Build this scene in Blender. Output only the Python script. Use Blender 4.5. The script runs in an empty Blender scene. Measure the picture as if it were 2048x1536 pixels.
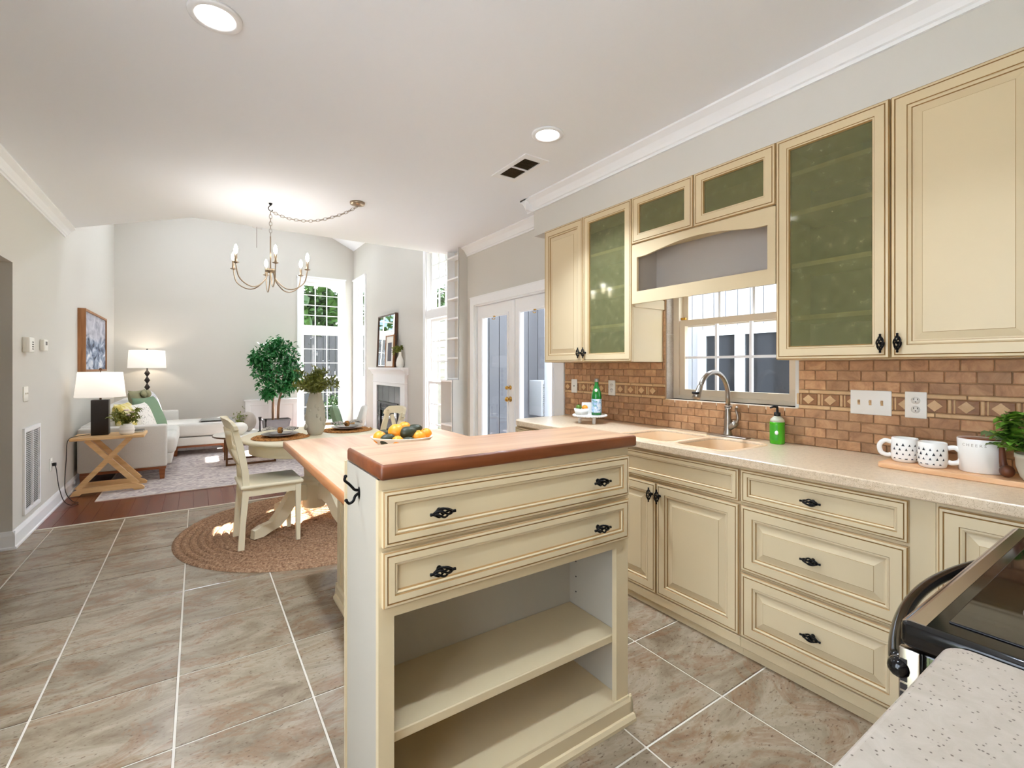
import bpy, bmesh, math, random
from mathutils import Vector, Matrix
R = math.radians
random.seed(7)
C = bpy.context.scene.collection
scene = bpy.context.scene

# ------------------------------------------------------------------ camera, sky, sun, exposure
cam_d = bpy.data.cameras.new('camera'); cam = bpy.data.objects.new('camera', cam_d); C.objects.link(cam)
cam.location = (0, 0, 1.33); cam.rotation_euler = (R(90), 0, R(-33.85))
cam_d.sensor_width = 36; cam_d.lens = 36 * 938 / 2048; cam_d.shift_y = -35 / 2048; cam_d.clip_start = 0.02
scene.camera = cam
world = bpy.data.worlds.new('sky'); scene.world = world; world.use_nodes = True
bg = world.node_tree.nodes['Background']; bg.inputs[0].default_value = (0.78, 0.89, 1.04, 1); bg.inputs[1].default_value = 5.5
sun_d = bpy.data.lights.new('sun', 'SUN'); sun_d.energy = 45; sun_d.angle = R(0.6); sun_d.color = (1.0, 0.95, 0.88)
sun = bpy.data.objects.new('sun', sun_d); C.objects.link(sun)
sun.rotation_euler = Vector((-0.74, -0.44, -0.64)).to_track_quat('-Z', 'Y').to_euler()
vs = scene.view_settings
vs.view_transform = 'Standard'; vs.look = 'None'; vs.gamma = 1; vs.use_curve_mapping = False; vs.exposure = 0.82
scene.cycles.max_bounces = 14; scene.cycles.diffuse_bounces = 10; scene.cycles.transparent_max_bounces = 24      # light path depth for a pale interior
LAMP_W, VAULT_W = 12.5, 8.5          # watts of one recessed light in the kitchen, and of one added in the vault

# ------------------------------------------------------------------ materials
def lin(c):
    c = c / 255.0
    return c / 12.92 if c <= 0.04045 else ((c + 0.055) / 1.055) ** 2.4
def rgb(r, g, b): return (lin(r), lin(g), lin(b), 1)
class NT:
    def __init__(s, m):
        s.t = m.node_tree; s.b = s.t.nodes['Principled BSDF']; s.o = s.t.nodes['Material Output']
    def n(s, typ, **kw):
        x = s.t.nodes.new(typ)
        for k, v in kw.items(): setattr(x, k, v)
        return x
    def l(s, a, b): s.t.links.new(a, b)
def mat(name, col, rough=0.5, metal=0.0, spec=0.5, bump=0, bscale=200, var=0, vscale=8, emit=None, objvar=0):
    m = bpy.data.materials.new(name); m.use_nodes = True; k = NT(m); b = k.b
    b.inputs['Base Color'].default_value = col; b.inputs['Roughness'].default_value = rough
    b.inputs['Metallic'].default_value = metal; b.inputs['Specular IOR Level'].default_value = spec
    if emit: b.inputs['Emission Color'].default_value = emit[0]; b.inputs['Emission Strength'].default_value = emit[1]
    tc = k.n('ShaderNodeTexCoord')
    if bump:
        no = k.n('ShaderNodeTexNoise'); no.inputs['Scale'].default_value = bscale; no.inputs['Detail'].default_value = 3
        bu = k.n('ShaderNodeBump'); bu.inputs['Strength'].default_value = bump; bu.inputs['Distance'].default_value = 0.002
        k.l(tc.outputs['Object'], no.inputs['Vector']); k.l(no.outputs['Fac'], bu.inputs['Height']); k.l(bu.outputs[0], b.inputs['Normal'])
    if var or objvar:
        hs = k.n('ShaderNodeHueSaturation'); hs.inputs['Color'].default_value = col
        k.l(hs.outputs[0], b.inputs['Base Color'])
        ad = k.n('ShaderNodeMath', operation='ADD'); ad.inputs[0].default_value = 1.0 - var / 2 - objvar / 2; prev = None
        if var:
            no = k.n('ShaderNodeTexNoise'); no.inputs['Scale'].default_value = vscale; no.inputs['Detail'].default_value = 5
            k.l(tc.outputs['Object'], no.inputs['Vector'])
            mu = k.n('ShaderNodeMath', operation='MULTIPLY'); mu.inputs[1].default_value = var; k.l(no.outputs['Fac'], mu.inputs[0]); prev = mu.outputs[0]
            k.l(prev, ad.inputs[1])
        else: ad.inputs[1].default_value = 0
        if objvar:
            oi = k.n('ShaderNodeObjectInfo'); m2 = k.n('ShaderNodeMath', operation='MULTIPLY_ADD'); m2.inputs[1].default_value = objvar
            k.l(oi.outputs['Random'], m2.inputs[0]); k.l(ad.outputs[0], m2.inputs[2]); k.l(m2.outputs[0], hs.inputs['Value'])
        else: k.l(ad.outputs[0], hs.inputs['Value'])
    return m
def ramp(k, fac, stops):
    r = k.n('ShaderNodeValToRGB'); e = r.color_ramp.elements
    while len(e) < len(stops): e.new(0.5)
    for el, (p, c) in zip(e, stops): el.position = p; el.color = c
    k.l(fac, r.inputs[0]); return r.outputs[0]
def wood(name, c1, c2, axis='Y', rough=0.35, scale=3.0, stretch=12, objvar=0.0, boards=0, spec=0.5):
    m = bpy.data.materials.new(name); m.use_nodes = True; k = NT(m); b = k.b
    tc = k.n('ShaderNodeTexCoord'); mp = k.n('ShaderNodeMapping'); oi = k.n('ShaderNodeObjectInfo')
    sc = [stretch] * 3; sc['XYZ'.index(axis)] = 1.0; mp.inputs['Scale'].default_value = sc
    va = k.n('ShaderNodeVectorMath', operation='ADD'); vm = k.n('ShaderNodeVectorMath', operation='SCALE'); vm.inputs['Scale'].default_value = 37.0
    cx = k.n('ShaderNodeCombineXYZ'); k.l(oi.outputs['Random'], cx.inputs[0]); k.l(oi.outputs['Random'], cx.inputs[1]); k.l(cx.outputs[0], vm.inputs[0])
    k.l(tc.outputs['Object'], va.inputs[0]); k.l(vm.outputs[0], va.inputs[1]); k.l(va.outputs[0], mp.inputs[0])
    no = k.n('ShaderNodeTexNoise'); no.inputs['Scale'].default_value = scale; no.inputs['Detail'].default_value = 6; no.inputs['Distortion'].default_value = 0.6
    k.l(mp.outputs[0], no.inputs['Vector'])
    col = ramp(k, no.outputs['Fac'], [(0.3, c1), (0.7, c2)])
    if boards:
        sx = k.n('ShaderNodeSeparateXYZ'); k.l(tc.outputs['Object'], sx.inputs[0])
        o = 'X' if axis == 'Y' else 'Y'
        mu = k.n('ShaderNodeMath', operation='MULTIPLY'); mu.inputs[1].default_value = boards; k.l(sx.outputs[o], mu.inputs[0])
        fl = k.n('ShaderNodeMath', operation='FLOOR'); k.l(mu.outputs[0], fl.inputs[0])
        wn = k.n('ShaderNodeTexWhiteNoise', noise_dimensions='1D'); k.l(fl.outputs[0], wn.inputs['W'])
        hs = k.n('ShaderNodeHueSaturation'); mr = k.n('ShaderNodeMapRange'); mr.inputs['To Min'].default_value = 0.88; mr.inputs['To Max'].default_value = 1.1
        k.l(wn.outputs['Value'], mr.inputs['Value']); k.l(mr.outputs[0], hs.inputs['Value']); k.l(col, hs.inputs['Color']); col = hs.outputs[0]
    if objvar:
        hs = k.n('ShaderNodeHueSaturation'); mr = k.n('ShaderNodeMapRange'); mr.inputs['To Min'].default_value = 1 - objvar; mr.inputs['To Max'].default_value = 1 + objvar
        k.l(oi.outputs['Random'], mr.inputs['Value']); k.l(mr.outputs[0], hs.inputs['Value']); k.l(col, hs.inputs['Color']); col = hs.outputs[0]
    k.l(col, b.inputs['Base Color']); b.inputs['Roughness'].default_value = rough; b.inputs['Specular IOR Level'].default_value = spec
    return m
def stone(name, cols, scale, rough, vein=None, vscale=4, speck=None, speck_scale=200, speck_t=0.25, objvar=0.0, bump=0.0, stretch=(1, 1, 1)):
    m = bpy.data.materials.new(name); m.use_nodes = True; k = NT(m); b = k.b
    tc = k.n('ShaderNodeTexCoord'); oi = k.n('ShaderNodeObjectInfo')
    vm = k.n('ShaderNodeVectorMath', operation='SCALE'); vm.inputs['Scale'].default_value = 53.0
    cx = k.n('ShaderNodeCombineXYZ'); k.l(oi.outputs['Random'], cx.inputs[0]); k.l(oi.outputs['Random'], cx.inputs[2]); k.l(cx.outputs[0], vm.inputs[0])
    va = k.n('ShaderNodeVectorMath', operation='ADD'); k.l(tc.outputs['Object'], va.inputs[0]); k.l(vm.outputs[0], va.inputs[1])
    mp = k.n('ShaderNodeMapping'); mp.inputs['Scale'].default_value = stretch; k.l(va.outputs[0], mp.inputs[0]); P = mp.outputs[0]
    no = k.n('ShaderNodeTexNoise'); no.inputs['Scale'].default_value = scale; no.inputs['Detail'].default_value = 8; no.inputs['Roughness'].default_value = 0.65; no.inputs['Distortion'].default_value = 0.8
    k.l(P, no.inputs['Vector'])
    n = len(cols); col = ramp(k, no.outputs['Fac'], [(0.3 + 0.4 * i / (n - 1), c) for i, c in enumerate(cols)])
    def mix(fac, c2, col):
        mx = k.n('ShaderNodeMix', data_type='RGBA'); k.l(fac, mx.inputs[0]); k.l(col, mx.inputs[6]); mx.inputs[7].default_value = c2; return mx.outputs[2]
    if vein:
        n2 = k.n('ShaderNodeTexNoise'); n2.inputs['Scale'].default_value = vscale; n2.inputs['Detail'].default_value = 12; n2.inputs['Roughness'].default_value = 0.7; n2.inputs['Distortion'].default_value = 1.6
        k.l(P, n2.inputs['Vector'])
        f = ramp(k, n2.outputs['Fac'], [(0.50, (0, 0, 0, 1)), (0.56, (0.5, 0.5, 0.5, 1)), (0.62, (0, 0, 0, 1))])
        col = mix(f, vein, col)
        n3 = k.n('ShaderNodeTexNoise'); n3.inputs['Scale'].default_value = vscale * 30; n3.inputs['Detail'].default_value = 5; k.l(P, n3.inputs['Vector'])
        f = ramp(k, n3.outputs['Fac'], [(0.60, (0, 0, 0, 1)), (0.70, (0.7, 0.7, 0.7, 1))]); col = mix(f, tuple(0.35 * v for v in vein[:3]) + (1,), col)
    if speck:
        vo = k.n('ShaderNodeTexVoronoi'); vo.inputs['Scale'].default_value = speck_scale; k.l(P, vo.inputs['Vector'])
        f = ramp(k, vo.outputs['Distance'], [(speck_t, (0.85, 0.85, 0.85, 1)), (speck_t + 0.06, (0, 0, 0, 1))])
        sp = k.n('ShaderNodeSeparateColor'); k.l(vo.outputs['Color'], sp.inputs[0])
        gt = k.n('ShaderNodeMath', operation='GREATER_THAN'); gt.inputs[1].default_value = 0.62; k.l(sp.outputs[0], gt.inputs[0])
        mu = k.n('ShaderNodeMath', operation='MULTIPLY'); k.l(f, mu.inputs[0]); k.l(gt.outputs[0], mu.inputs[1])
        col = mix(mu.outputs[0], speck, col)
    if objvar:
        hs = k.n('ShaderNodeHueSaturation'); mr = k.n('ShaderNodeMapRange'); mr.inputs['To Min'].default_value = 1 - objvar; mr.inputs['To Max'].default_value = 1 + objvar
        k.l(oi.outputs['Random'], mr.inputs['Value']); k.l(mr.outputs[0], hs.inputs['Value']); k.l(col, hs.inputs['Color']); col = hs.outputs[0]
    k.l(col, b.inputs['Base Color']); b.inputs['Roughness'].default_value = rough
    if bump:
        bu = k.n('ShaderNodeBump'); bu.inputs['Strength'].default_value = bump; bu.inputs['Distance'].default_value = 0.003; k.l(no.outputs['Fac'], bu.inputs['Height']); k.l(bu.outputs[0], b.inputs['Normal'])
    return m
def glass(name, tint=(1, 1, 1, 1), refl=0.06):
    m = bpy.data.materials.new(name); m.use_nodes = True; k = NT(m); k.t.nodes.remove(k.b)
    tr = k.n('ShaderNodeBsdfTransparent'); tr.inputs[0].default_value = tint
    gl = k.n('ShaderNodeBsdfGlossy'); gl.inputs['Roughness'].default_value = 0.02
    mx = k.n('ShaderNodeMixShader'); lw = k.n('ShaderNodeLayerWeight'); lw.inputs['Blend'].default_value = 0.5
    pw = k.n('ShaderNodeMath', operation='POWER'); pw.inputs[1].default_value = 4; k.l(lw.outputs['Facing'], pw.inputs[0])
    fr = k.n('ShaderNodeMath', operation='MULTIPLY_ADD'); fr.inputs[1].default_value = 0.35; fr.inputs[2].default_value = 0.025; k.l(pw.outputs[0], fr.inputs[0])
    k.l(fr.outputs[0], mx.inputs[0]); k.l(tr.outputs[0], mx.inputs[1]); k.l(gl.outputs[0], mx.inputs[2]); k.l(mx.outputs[0], k.o.inputs[0])
    return m
def seeded_glass(name):
    m = bpy.data.materials.new(name); m.use_nodes = True; k = NT(m); b = k.b
    tc = k.n('ShaderNodeTexCoord')
    n = k.n('ShaderNodeTexNoise'); n.inputs['Scale'].default_value = 26; n.inputs['Detail'].default_value = 3; n.inputs['Distortion'].default_value = 2.5; k.l(tc.outputs['Object'], n.inputs['Vector'])
    n2 = k.n('ShaderNodeTexNoise'); n2.inputs['Scale'].default_value = 22; n2.inputs['Detail'].default_value = 2; k.l(tc.outputs['Object'], n2.inputs['Vector'])
    f = ramp(k, n.outputs['Fac'], [(0.485, (0, 0, 0, 1)), (0.5, (1, 1, 1, 1)), (0.515, (0, 0, 0, 1))])
    f2 = ramp(k, n2.outputs['Fac'], [(0.56, (0, 0, 0, 1)), (0.66, (0.55, 0.55, 0.55, 1))])
    mu = k.n('ShaderNodeMath', operation='MULTIPLY'); k.l(f, mu.inputs[0]); k.l(f2, mu.inputs[1])
    base = ramp(k, n2.outputs['Fac'], [(0.25, rgb(112, 113, 76)), (0.75, rgb(138, 138, 98))])
    mx = k.n('ShaderNodeMix', data_type='RGBA'); k.l(mu.outputs[0], mx.inputs[0]); k.l(base, mx.inputs[6]); mx.inputs[7].default_value = rgb(215, 215, 190)
    k.l(mx.outputs[2], b.inputs['Base Color']); b.inputs['Roughness'].default_value = 0.06
    tr = k.n('ShaderNodeBsdfTransparent'); tr.inputs[0].default_value = (0.93, 0.92, 0.76, 1)
    ms = k.n('ShaderNodeMixShader'); ms.inputs[0].default_value = 0.5
    k.l(tr.outputs[0], ms.inputs[1]); k.l(b.outputs[0], ms.inputs[2]); k.l(ms.outputs[0], k.o.inputs[0])
    return m
def fabric(name, col, rough=0.95, scale=300, var=0.15): return mat(name, col, rough, spec=0.15, bump=0.4, bscale=scale, var=var, vscale=scale / 3)
def pattern(name, base, col, scale, lo, hi, rough=0.9, dist=1.0, stretch=(1, 1, 1)):
    m = bpy.data.materials.new(name); m.use_nodes = True; k = NT(m); tc = k.n('ShaderNodeTexCoord'); mp = k.n('ShaderNodeMapping'); mp.inputs['Scale'].default_value = stretch
    n = k.n('ShaderNodeTexNoise'); n.inputs['Scale'].default_value = scale; n.inputs['Detail'].default_value = 6; n.inputs['Distortion'].default_value = dist
    k.l(tc.outputs['Object'], mp.inputs[0]); k.l(mp.outputs[0], n.inputs['Vector'])
    stops = [(lo, base), (hi, col)] if isinstance(col, tuple) else [(lo + (hi - lo) * i / (len(col)), c) for i, c in enumerate([base] + col)]
    k.l(ramp(k, n.outputs['Fac'], stops), k.b.inputs['Base Color']); k.b.inputs['Roughness'].default_value = rough; k.b.inputs['Specular IOR Level'].default_value = 0.2
    return m

M = dict(
 wall=mat('wall_paint', rgb(210, 207, 200), 0.9, spec=0.2, bump=0.05, bscale=400),
 ceil=mat('ceiling_paint', rgb(242, 245, 250), 0.95, spec=0.1, bump=0.05, bscale=300),
 trim=mat('trim_white', rgb(242, 243, 245), 0.45),
 cream=mat('cabinet_cream', rgb(211, 192, 155), 0.42, var=0.05, vscale=5),
 glaze=mat('cabinet_glaze', rgb(158, 122, 72), 0.5),
 inner=mat('cabinet_interior', rgb(180, 172, 156), 0.6, var=0.05),
 niche=mat('niche_grey', rgb(176, 170, 164), 0.8),
 block=wood('butcher_block', rgb(176, 128, 92), rgb(208, 170, 136), 'X', 0.32, 2.0, 9, boards=11),
 block_y=wood('butcher_block_long', rgb(176, 128, 92), rgb(208, 170, 136), 'Y', 0.32, 2.0, 9, boards=11),
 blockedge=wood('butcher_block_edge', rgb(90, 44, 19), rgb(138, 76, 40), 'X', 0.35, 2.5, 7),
 blockedge_y=wood('butcher_block_edge_long', rgb(150, 92, 50), rgb(192, 132, 84), 'Y', 0.35, 2.5, 7),
 counter=stone('counter_beige', [rgb(196, 172, 140), rgb(214, 192, 162), rgb(224, 204, 176)], 60, 0.28, speck=rgb(140, 108, 78), speck_scale=260, speck_t=0.22),
 counter2=stone('counter_speckled', [rgb(166, 154, 140), rgb(182, 171, 158)], 25, 0.3, speck=rgb(70, 52, 40), speck_scale=170, speck_t=0.20),
 sink=mat('sink_composite', rgb(224, 192, 152), 0.3),
 tile=stone('floor_tile', [rgb(106, 90, 71), rgb(131, 115, 94), rgb(151, 137, 117), rgb(128, 105, 78)], 2.6, 0.26, vein=rgb(124, 86, 56), vscale=1.8, objvar=0.06, stretch=(1.0, 2.2, 1)),
 grout=mat('grout', rgb(206, 196, 180), 0.9),
 splash=stone('backsplash_tile', [rgb(142, 100, 66), rgb(176, 132, 92), rgb(198, 158, 116)], 14, 0.55, objvar=0.17, bump=0.3),
 splashgrout=mat('backsplash_grout', rgb(172, 138, 102), 0.9),
 strip=stone('border_strip', [rgb(196, 158, 112), rgb(216, 182, 136)], 20, 0.5, objvar=0.05),
 deco=stone('border_dark', [rgb(130, 88, 52), rgb(160, 114, 72)], 20, 0.5),
 plank=wood('floor_plank', rgb(78, 30, 16), rgb(120, 56, 32), 'Y', 0.25, 2.0, 14, objvar=0.12),
 glass=glass('window_glass'),
 seed=seeded_glass('seeded_green_glass'),
 iron=mat('black_iron', rgb(22, 20, 20), 0.35, 0.7),
 steel=mat('brushed_steel', rgb(168, 160, 150), 0.28, 1.0),
 chrome=mat('chrome', rgb(205, 200, 195), 0.12, 1.0),
 brass=mat('brass', rgb(205, 160, 80), 0.25, 1.0),
 nickel=mat('nickel_lamp', rgb(178, 160, 138), 0.3, 0.9),
 plate=mat('device_white', rgb(240, 238, 230), 0.4),
 dark=mat('slot_dark', rgb(38, 33, 30), 0.6),
 bulb=mat('bulb_glow', (1, 1, 1, 1), 0.5, emit=((1, 0.86, 0.66, 1), 22)),
 lens=mat('downlight_lens', (1, 1, 1, 1), 0.5, emit=((1, 0.96, 0.9, 1), 9)),
 creamwood=mat('painted_cream_wood', rgb(236, 224, 192), 0.4, var=0.04),
 jute=pattern('jute_braid', rgb(108, 78, 56), [rgb(150, 116, 88), rgb(190, 156, 124)], 70, 0.3, 0.75, 0.95, 0.5),
 weave=pattern('woven_seagrass', rgb(110, 66, 30), [rgb(178, 122, 66), rgb(206, 160, 100)], 60, 0.3, 0.75, 0.95, 0.5),
 rug=pattern('faded_rug', rgb(214, 206, 200), [rgb(190, 180, 178), rgb(146, 134, 138), rgb(108, 88, 92)], 9, 0.36, 0.78, 0.95, 2.2, (1, 2.2, 1)),
 sofa=fabric('sofa_fabric', rgb(214, 212, 207)),
 walnut=wood('sofa_wood', rgb(122, 66, 34), rgb(158, 94, 54), 'X', 0.4, 3, 8),
 pine=wood('pine', rgb(206, 162, 108), rgb(232, 194, 142), 'X', 0.5, 3, 8),
 bronze=mat('bronze_frame', rgb(104, 72, 48), 0.35, 0.7),
 shade=mat('lamp_shade', rgb(246, 243, 238), 0.9, emit=((1, 0.93, 0.84, 1), 0.32)),
 lampdark=mat('lamp_dark', rgb(30, 20, 16), 0.4),
 white=mat('white_ceramic', rgb(240, 237, 230), 0.3),
 stonew=mat('textured_vase', rgb(192, 186, 168), 0.85, bump=0.3, bscale=90),
 leafg=mat('ficus_leaf', rgb(38, 112, 52), 0.28, objvar=0.0, var=0.9, vscale=6),
 leafo=mat('olive_leaf', rgb(122, 130, 52), 0.45, var=0.8, vscale=14),
 leafl=mat('light_leaf', rgb(104, 148, 50), 0.4, objvar=0.35, var=0.3),
 leaft=mat('tree_leaf', rgb(46, 76, 24), 0.5, var=1.1, vscale=1.6),
 bark=mat('bark', rgb(122, 94, 72), 0.9, bump=0.5, bscale=40),
 zinc=mat('zinc_planter', rgb(112, 112, 116), 0.55, 0.4, var=0.5, vscale=14),
 soil=mat('soil', rgb(52, 38, 28), 1.0),
 orange=mat('orange_peel', rgb(242, 150, 30), 0.45, bump=0.25, bscale=160, var=0.15, vscale=9),
 avo=mat('avocado_skin', rgb(44, 48, 20), 0.5, bump=0.5, bscale=110, var=0.5, vscale=14),
 lime=mat('lime_skin', rgb(86, 118, 30), 0.4, bump=0.2, bscale=160),
 bowl=mat('bowl_glaze', rgb(232, 218, 194), 0.3),
 mirror=mat('mirror_glass', (0.92, 0.92, 0.92, 1), 0.01, 1.0),
 frame=wood('dark_frame', rgb(66, 44, 32), rgb(100, 70, 50), 'Z', 0.4),
 oak=wood('oak_frame', rgb(140, 92, 52), rgb(176, 122, 76), 'Z', 0.5),
 blackt=mat('black_slate', rgb(26, 26, 29), 0.22),
 firebox=mat('firebox', rgb(14, 13, 13), 0.5),
 greyf=fabric('throw_grey', rgb(164, 162, 158), scale=120, var=0.5),
 sage=fabric('sage_cushion', rgb(126, 150, 124)),
 olivef=fabric('olive_cushion', rgb(150, 146, 116)),
 leafy=pattern('botanical_cushion', rgb(226, 218, 176), [rgb(214, 196, 110), rgb(120, 112, 50), rgb(74, 60, 34)], 9, 0.42, 0.78, 0.95),
 speck=pattern('speckled_cushion', rgb(234, 231, 224), rgb(96, 92, 90), 34, 0.58, 0.70, 0.95, 1.5),
 greyleaf=pattern('grey_leaf_cushion', rgb(226, 226, 230), rgb(128, 128, 140), 22, 0.50, 0.66, 0.95, 2.0),
 napkin=pattern('linen_napkin', rgb(196, 190, 180), rgb(112, 108, 102), 30, 0.45, 0.65, 0.95, 2.0),
 stonep=mat('stoneware', rgb(176, 166, 156), 0.4),
 green=mat('green_glass', rgb(8, 104, 30), 0.06, spec=0.7),
 label=pattern('bottle_label', rgb(226, 232, 236), [rgb(150, 186, 220), rgb(96, 150, 90)], 40, 0.42, 0.7, 0.5),
 soap=mat('soap_green', rgb(72, 176, 24), 0.2),
 clearp=mat('clear_plastic', rgb(206, 208, 186), 0.15),
 tan=mat('crock_inside', rgb(122, 62, 28), 0.3),
 spoon=wood('spoon_wood', rgb(76, 40, 22), rgb(112, 62, 34), 'Z', 0.45),
 board=wood('serving_board', rgb(222, 168, 118), rgb(238, 192, 146), 'Y', 0.45, 3, 8),
 pot=mat('grey_pot', rgb(192, 186, 170), 0.6),
 blackg=mat('black_glass', rgb(8, 8, 9), 0.04, spec=0.6),
 blacke=mat('black_enamel', rgb(14, 13, 13), 0.12),
 stainless=mat('stainless', rgb(186, 176, 164), 0.25, 1.0),
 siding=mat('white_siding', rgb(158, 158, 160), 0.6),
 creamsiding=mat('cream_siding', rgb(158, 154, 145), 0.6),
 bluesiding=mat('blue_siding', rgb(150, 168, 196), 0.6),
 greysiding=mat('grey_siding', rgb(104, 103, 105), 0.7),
 darkglass=mat('dark_pane', rgb(44, 45, 47), 0.05),
 patio=mat('patio_concrete', rgb(204, 204, 204), 0.9, var=0.2),
 lawn=mat('lawn', rgb(110, 122, 80), 1.0, var=0.6, vscale=3),
 fence=mat('fence_wood', rgb(62, 62, 64), 0.9, var=0.4),
 roofm=mat('roof_shingle', rgb(96, 92, 92), 0.9, var=0.3),
 blind=mat('blind_grey', rgb(188, 188, 188), 0.7),
 pink=mat('pink_petal', rgb(232, 206, 214), 0.7),
 wire=mat('cable_black', rgb(24, 22, 22), 0.5),
 pinkdot=mat('mark_black', rgb(46, 46, 50), 0.6),
)

def seascape():
    m = bpy.data.materials.new('seascape_canvas'); m.use_nodes = True; k = NT(m); tc = k.n('ShaderNodeTexCoord'); sx = k.n('ShaderNodeSeparateXYZ'); k.l(tc.outputs['Object'], sx.inputs[0])
    mp = k.n('ShaderNodeMapping'); mp.inputs['Scale'].default_value = (1, 1.4, 3.4); k.l(tc.outputs['Object'], mp.inputs[0])
    n = k.n('ShaderNodeTexNoise'); n.inputs['Scale'].default_value = 2.6; n.inputs['Detail'].default_value = 7; n.inputs['Distortion'].default_value = 0.7; k.l(mp.outputs[0], n.inputs['Vector'])
    sea = ramp(k, n.outputs['Fac'], [(0.36, rgb(34, 40, 54)), (0.46, rgb(104, 120, 146)), (0.56, rgb(176, 188, 206)), (0.66, rgb(236, 238, 242))])
    sky = ramp(k, n.outputs['Fac'], [(0.35, rgb(150, 152, 166)), (0.65, rgb(206, 206, 214))])
    ad = k.n('ShaderNodeMath', operation='MULTIPLY_ADD'); ad.inputs[1].default_value = 0.35; k.l(n.outputs['Fac'], ad.inputs[0]); k.l(sx.outputs['Z'], ad.inputs[2])
    f = ramp(k, ad.outputs[0], [(0.52, (0, 0, 0, 1)), (0.60, (1, 1, 1, 1))])
    mx = k.n('ShaderNodeMix', data_type='RGBA'); k.l(f, mx.inputs[0]); k.l(sea, mx.inputs[6]); k.l(sky, mx.inputs[7]); k.l(mx.outputs[2], k.b.inputs['Base Color']); k.b.inputs['Roughness'].default_value = .7
    return m
M['art'] = seascape()

# ------------------------------------------------------------------ mesh helpers
W = {}
def wloc(o): return W.get(o.name, Vector((0, 0, 0))) if o else Vector((0, 0, 0))
class MB:
    def __init__(s): s.v = []; s.f = []; s.m = []; s.s = []
    def add(s, vs, fs, m=0, smooth=False, T=None):
        o = len(s.v); s.v += [tuple(T @ Vector(v)) if T else tuple(v) for v in vs]
        for f in fs: s.f.append([i + o for i in f]); s.m.append(m); s.s.append(smooth)
        return s
    def box(s, x0, y0, z0, x1, y1, z1, m=0, bev=0, seg=2, T=None, smooth=None):
        if x0 > x1: x0, x1 = x1, x0
        if y0 > y1: y0, y1 = y1, y0
        if z0 > z1: z0, z1 = z1, z0
        if bev <= 0:
            v = [(x, y, z) for x in (x0, x1) for y in (y0, y1) for z in (z0, z1)]
            return s.add(v, [(0, 1, 3, 2), (4, 6, 7, 5), (0, 4, 5, 1), (2, 3, 7, 6), (0, 2, 6, 4), (1, 5, 7, 3)], m, bool(smooth), T)
        bm = bmesh.new(); bmesh.ops.create_cube(bm, size=1)
        for v in bm.verts: v.co = Vector(((v.co.x + .5) * (x1 - x0) + x0, (v.co.y + .5) * (y1 - y0) + y0, (v.co.z + .5) * (z1 - z0) + z0))
        bev = min(bev, 0.49 * min(x1 - x0, y1 - y0, z1 - z0))
        bmesh.ops.bevel(bm, geom=bm.edges[:], offset=bev, segments=seg, profile=0.5, affect='EDGES')
        return s.bm(bm, m, seg > 1 if smooth is None else smooth, T)
    def bm(s, bm, m=0, smooth=False, T=None):
        bm.verts.index_update(); s.add([v.co[:] for v in bm.verts], [[v.index for v in f.verts] for f in bm.faces], m, smooth, T); bm.free(); return s
    def tube(s, pts, r, seg=8, m=0, closed=False, caps=True, T=None, flat=1.0, smooth=True):
        P = [Vector(p) for p in pts]; n = len(P); rs = r if isinstance(r, (list, tuple)) else [r] * n
        vs = []; up = None
        for i in range(n):
            a = P[(i - 1) % n] if (closed or i > 0) else P[i]; b = P[(i + 1) % n] if (closed or i < n - 1) else P[i]
            t = (b - a).normalized()
            if up is None: up = Vector((0, 0, 1)) if abs(t.z) < 0.9 else Vector((1, 0, 0))
            x = t.cross(up)
            if x.length < 1e-5: x = t.cross(Vector((0, 1, 0)))
            x.normalize(); y = x.cross(t).normalized(); up = y
            for k in range(seg):
                an = 2 * math.pi * (k + .5) / seg
                vs.append(P[i] + x * math.cos(an) * rs[i] + y * math.sin(an) * rs[i] * flat)
        fs = []
        for i in range(n if closed else n - 1):
            j = (i + 1) % n
            for k in range(seg):
                l = (k + 1) % seg; fs.append((i * seg + k, i * seg + l, j * seg + l, j * seg + k))
        if caps and not closed: fs.append(tuple(range(seg))[::-1]); fs.append(tuple((n - 1) * seg + k for k in range(seg)))
        return s.add(vs, fs, m, smooth, T)
    def cyl(s, p0, p1, r0, r1=None, seg=20, m=0, T=None):
        return s.tube([p0, p1], [r0, r0 if r1 is None else r1], seg, m, T=T)
    def lathe(s, prof, c=(0, 0, 0), seg=24, m=0, sx=1, sy=1, T=None, mod=None, smooth=True, closed=False):
        vs = []; fs = []; n = len(prof)
        for i, (r, z) in enumerate(prof):
            for k in range(seg):
                a = 2 * math.pi * k / seg; rr = r * (mod(a, z) if mod else 1)
                vs.append((c[0] + rr * math.cos(a) * sx, c[1] + rr * math.sin(a) * sy, c[2] + z))
        for i in range(n if closed else n - 1):
            j = (i + 1) % n
            for k in range(seg):
                l = (k + 1) % seg; fs.append((i * seg + k, i * seg + l, j * seg + l, j * seg + k))
        if not closed:
            if prof[0][0] > 1e-4: fs.append(tuple(range(seg))[::-1])
            if prof[-1][0] > 1e-4: fs.append(tuple((n - 1) * seg + k for k in range(seg)))
        return s.add(vs, fs, m, smooth, T)
    def ball(s, c, r, seg=16, rings=10, m=0, T=None, taper=0):
        r = r if isinstance(r, (tuple, list)) else (r, r, r); vs = []; fs = []
        for i in range(rings + 1):
            t = math.pi * i / rings; z = -math.cos(t); q = max(math.sin(t), 1e-3) * (1 + taper * z)
            for k in range(seg):
                a = 2 * math.pi * k / seg; vs.append((c[0] + r[0] * q * math.cos(a), c[1] + r[1] * q * math.sin(a), c[2] + r[2] * z))
        for i in range(rings):
            for k in range(seg):
                l = (k + 1) % seg; fs.append((i * seg + k, i * seg + l, (i + 1) * seg + l, (i + 1) * seg + k))
        return s.add(vs, fs, m, True, T)
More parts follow.
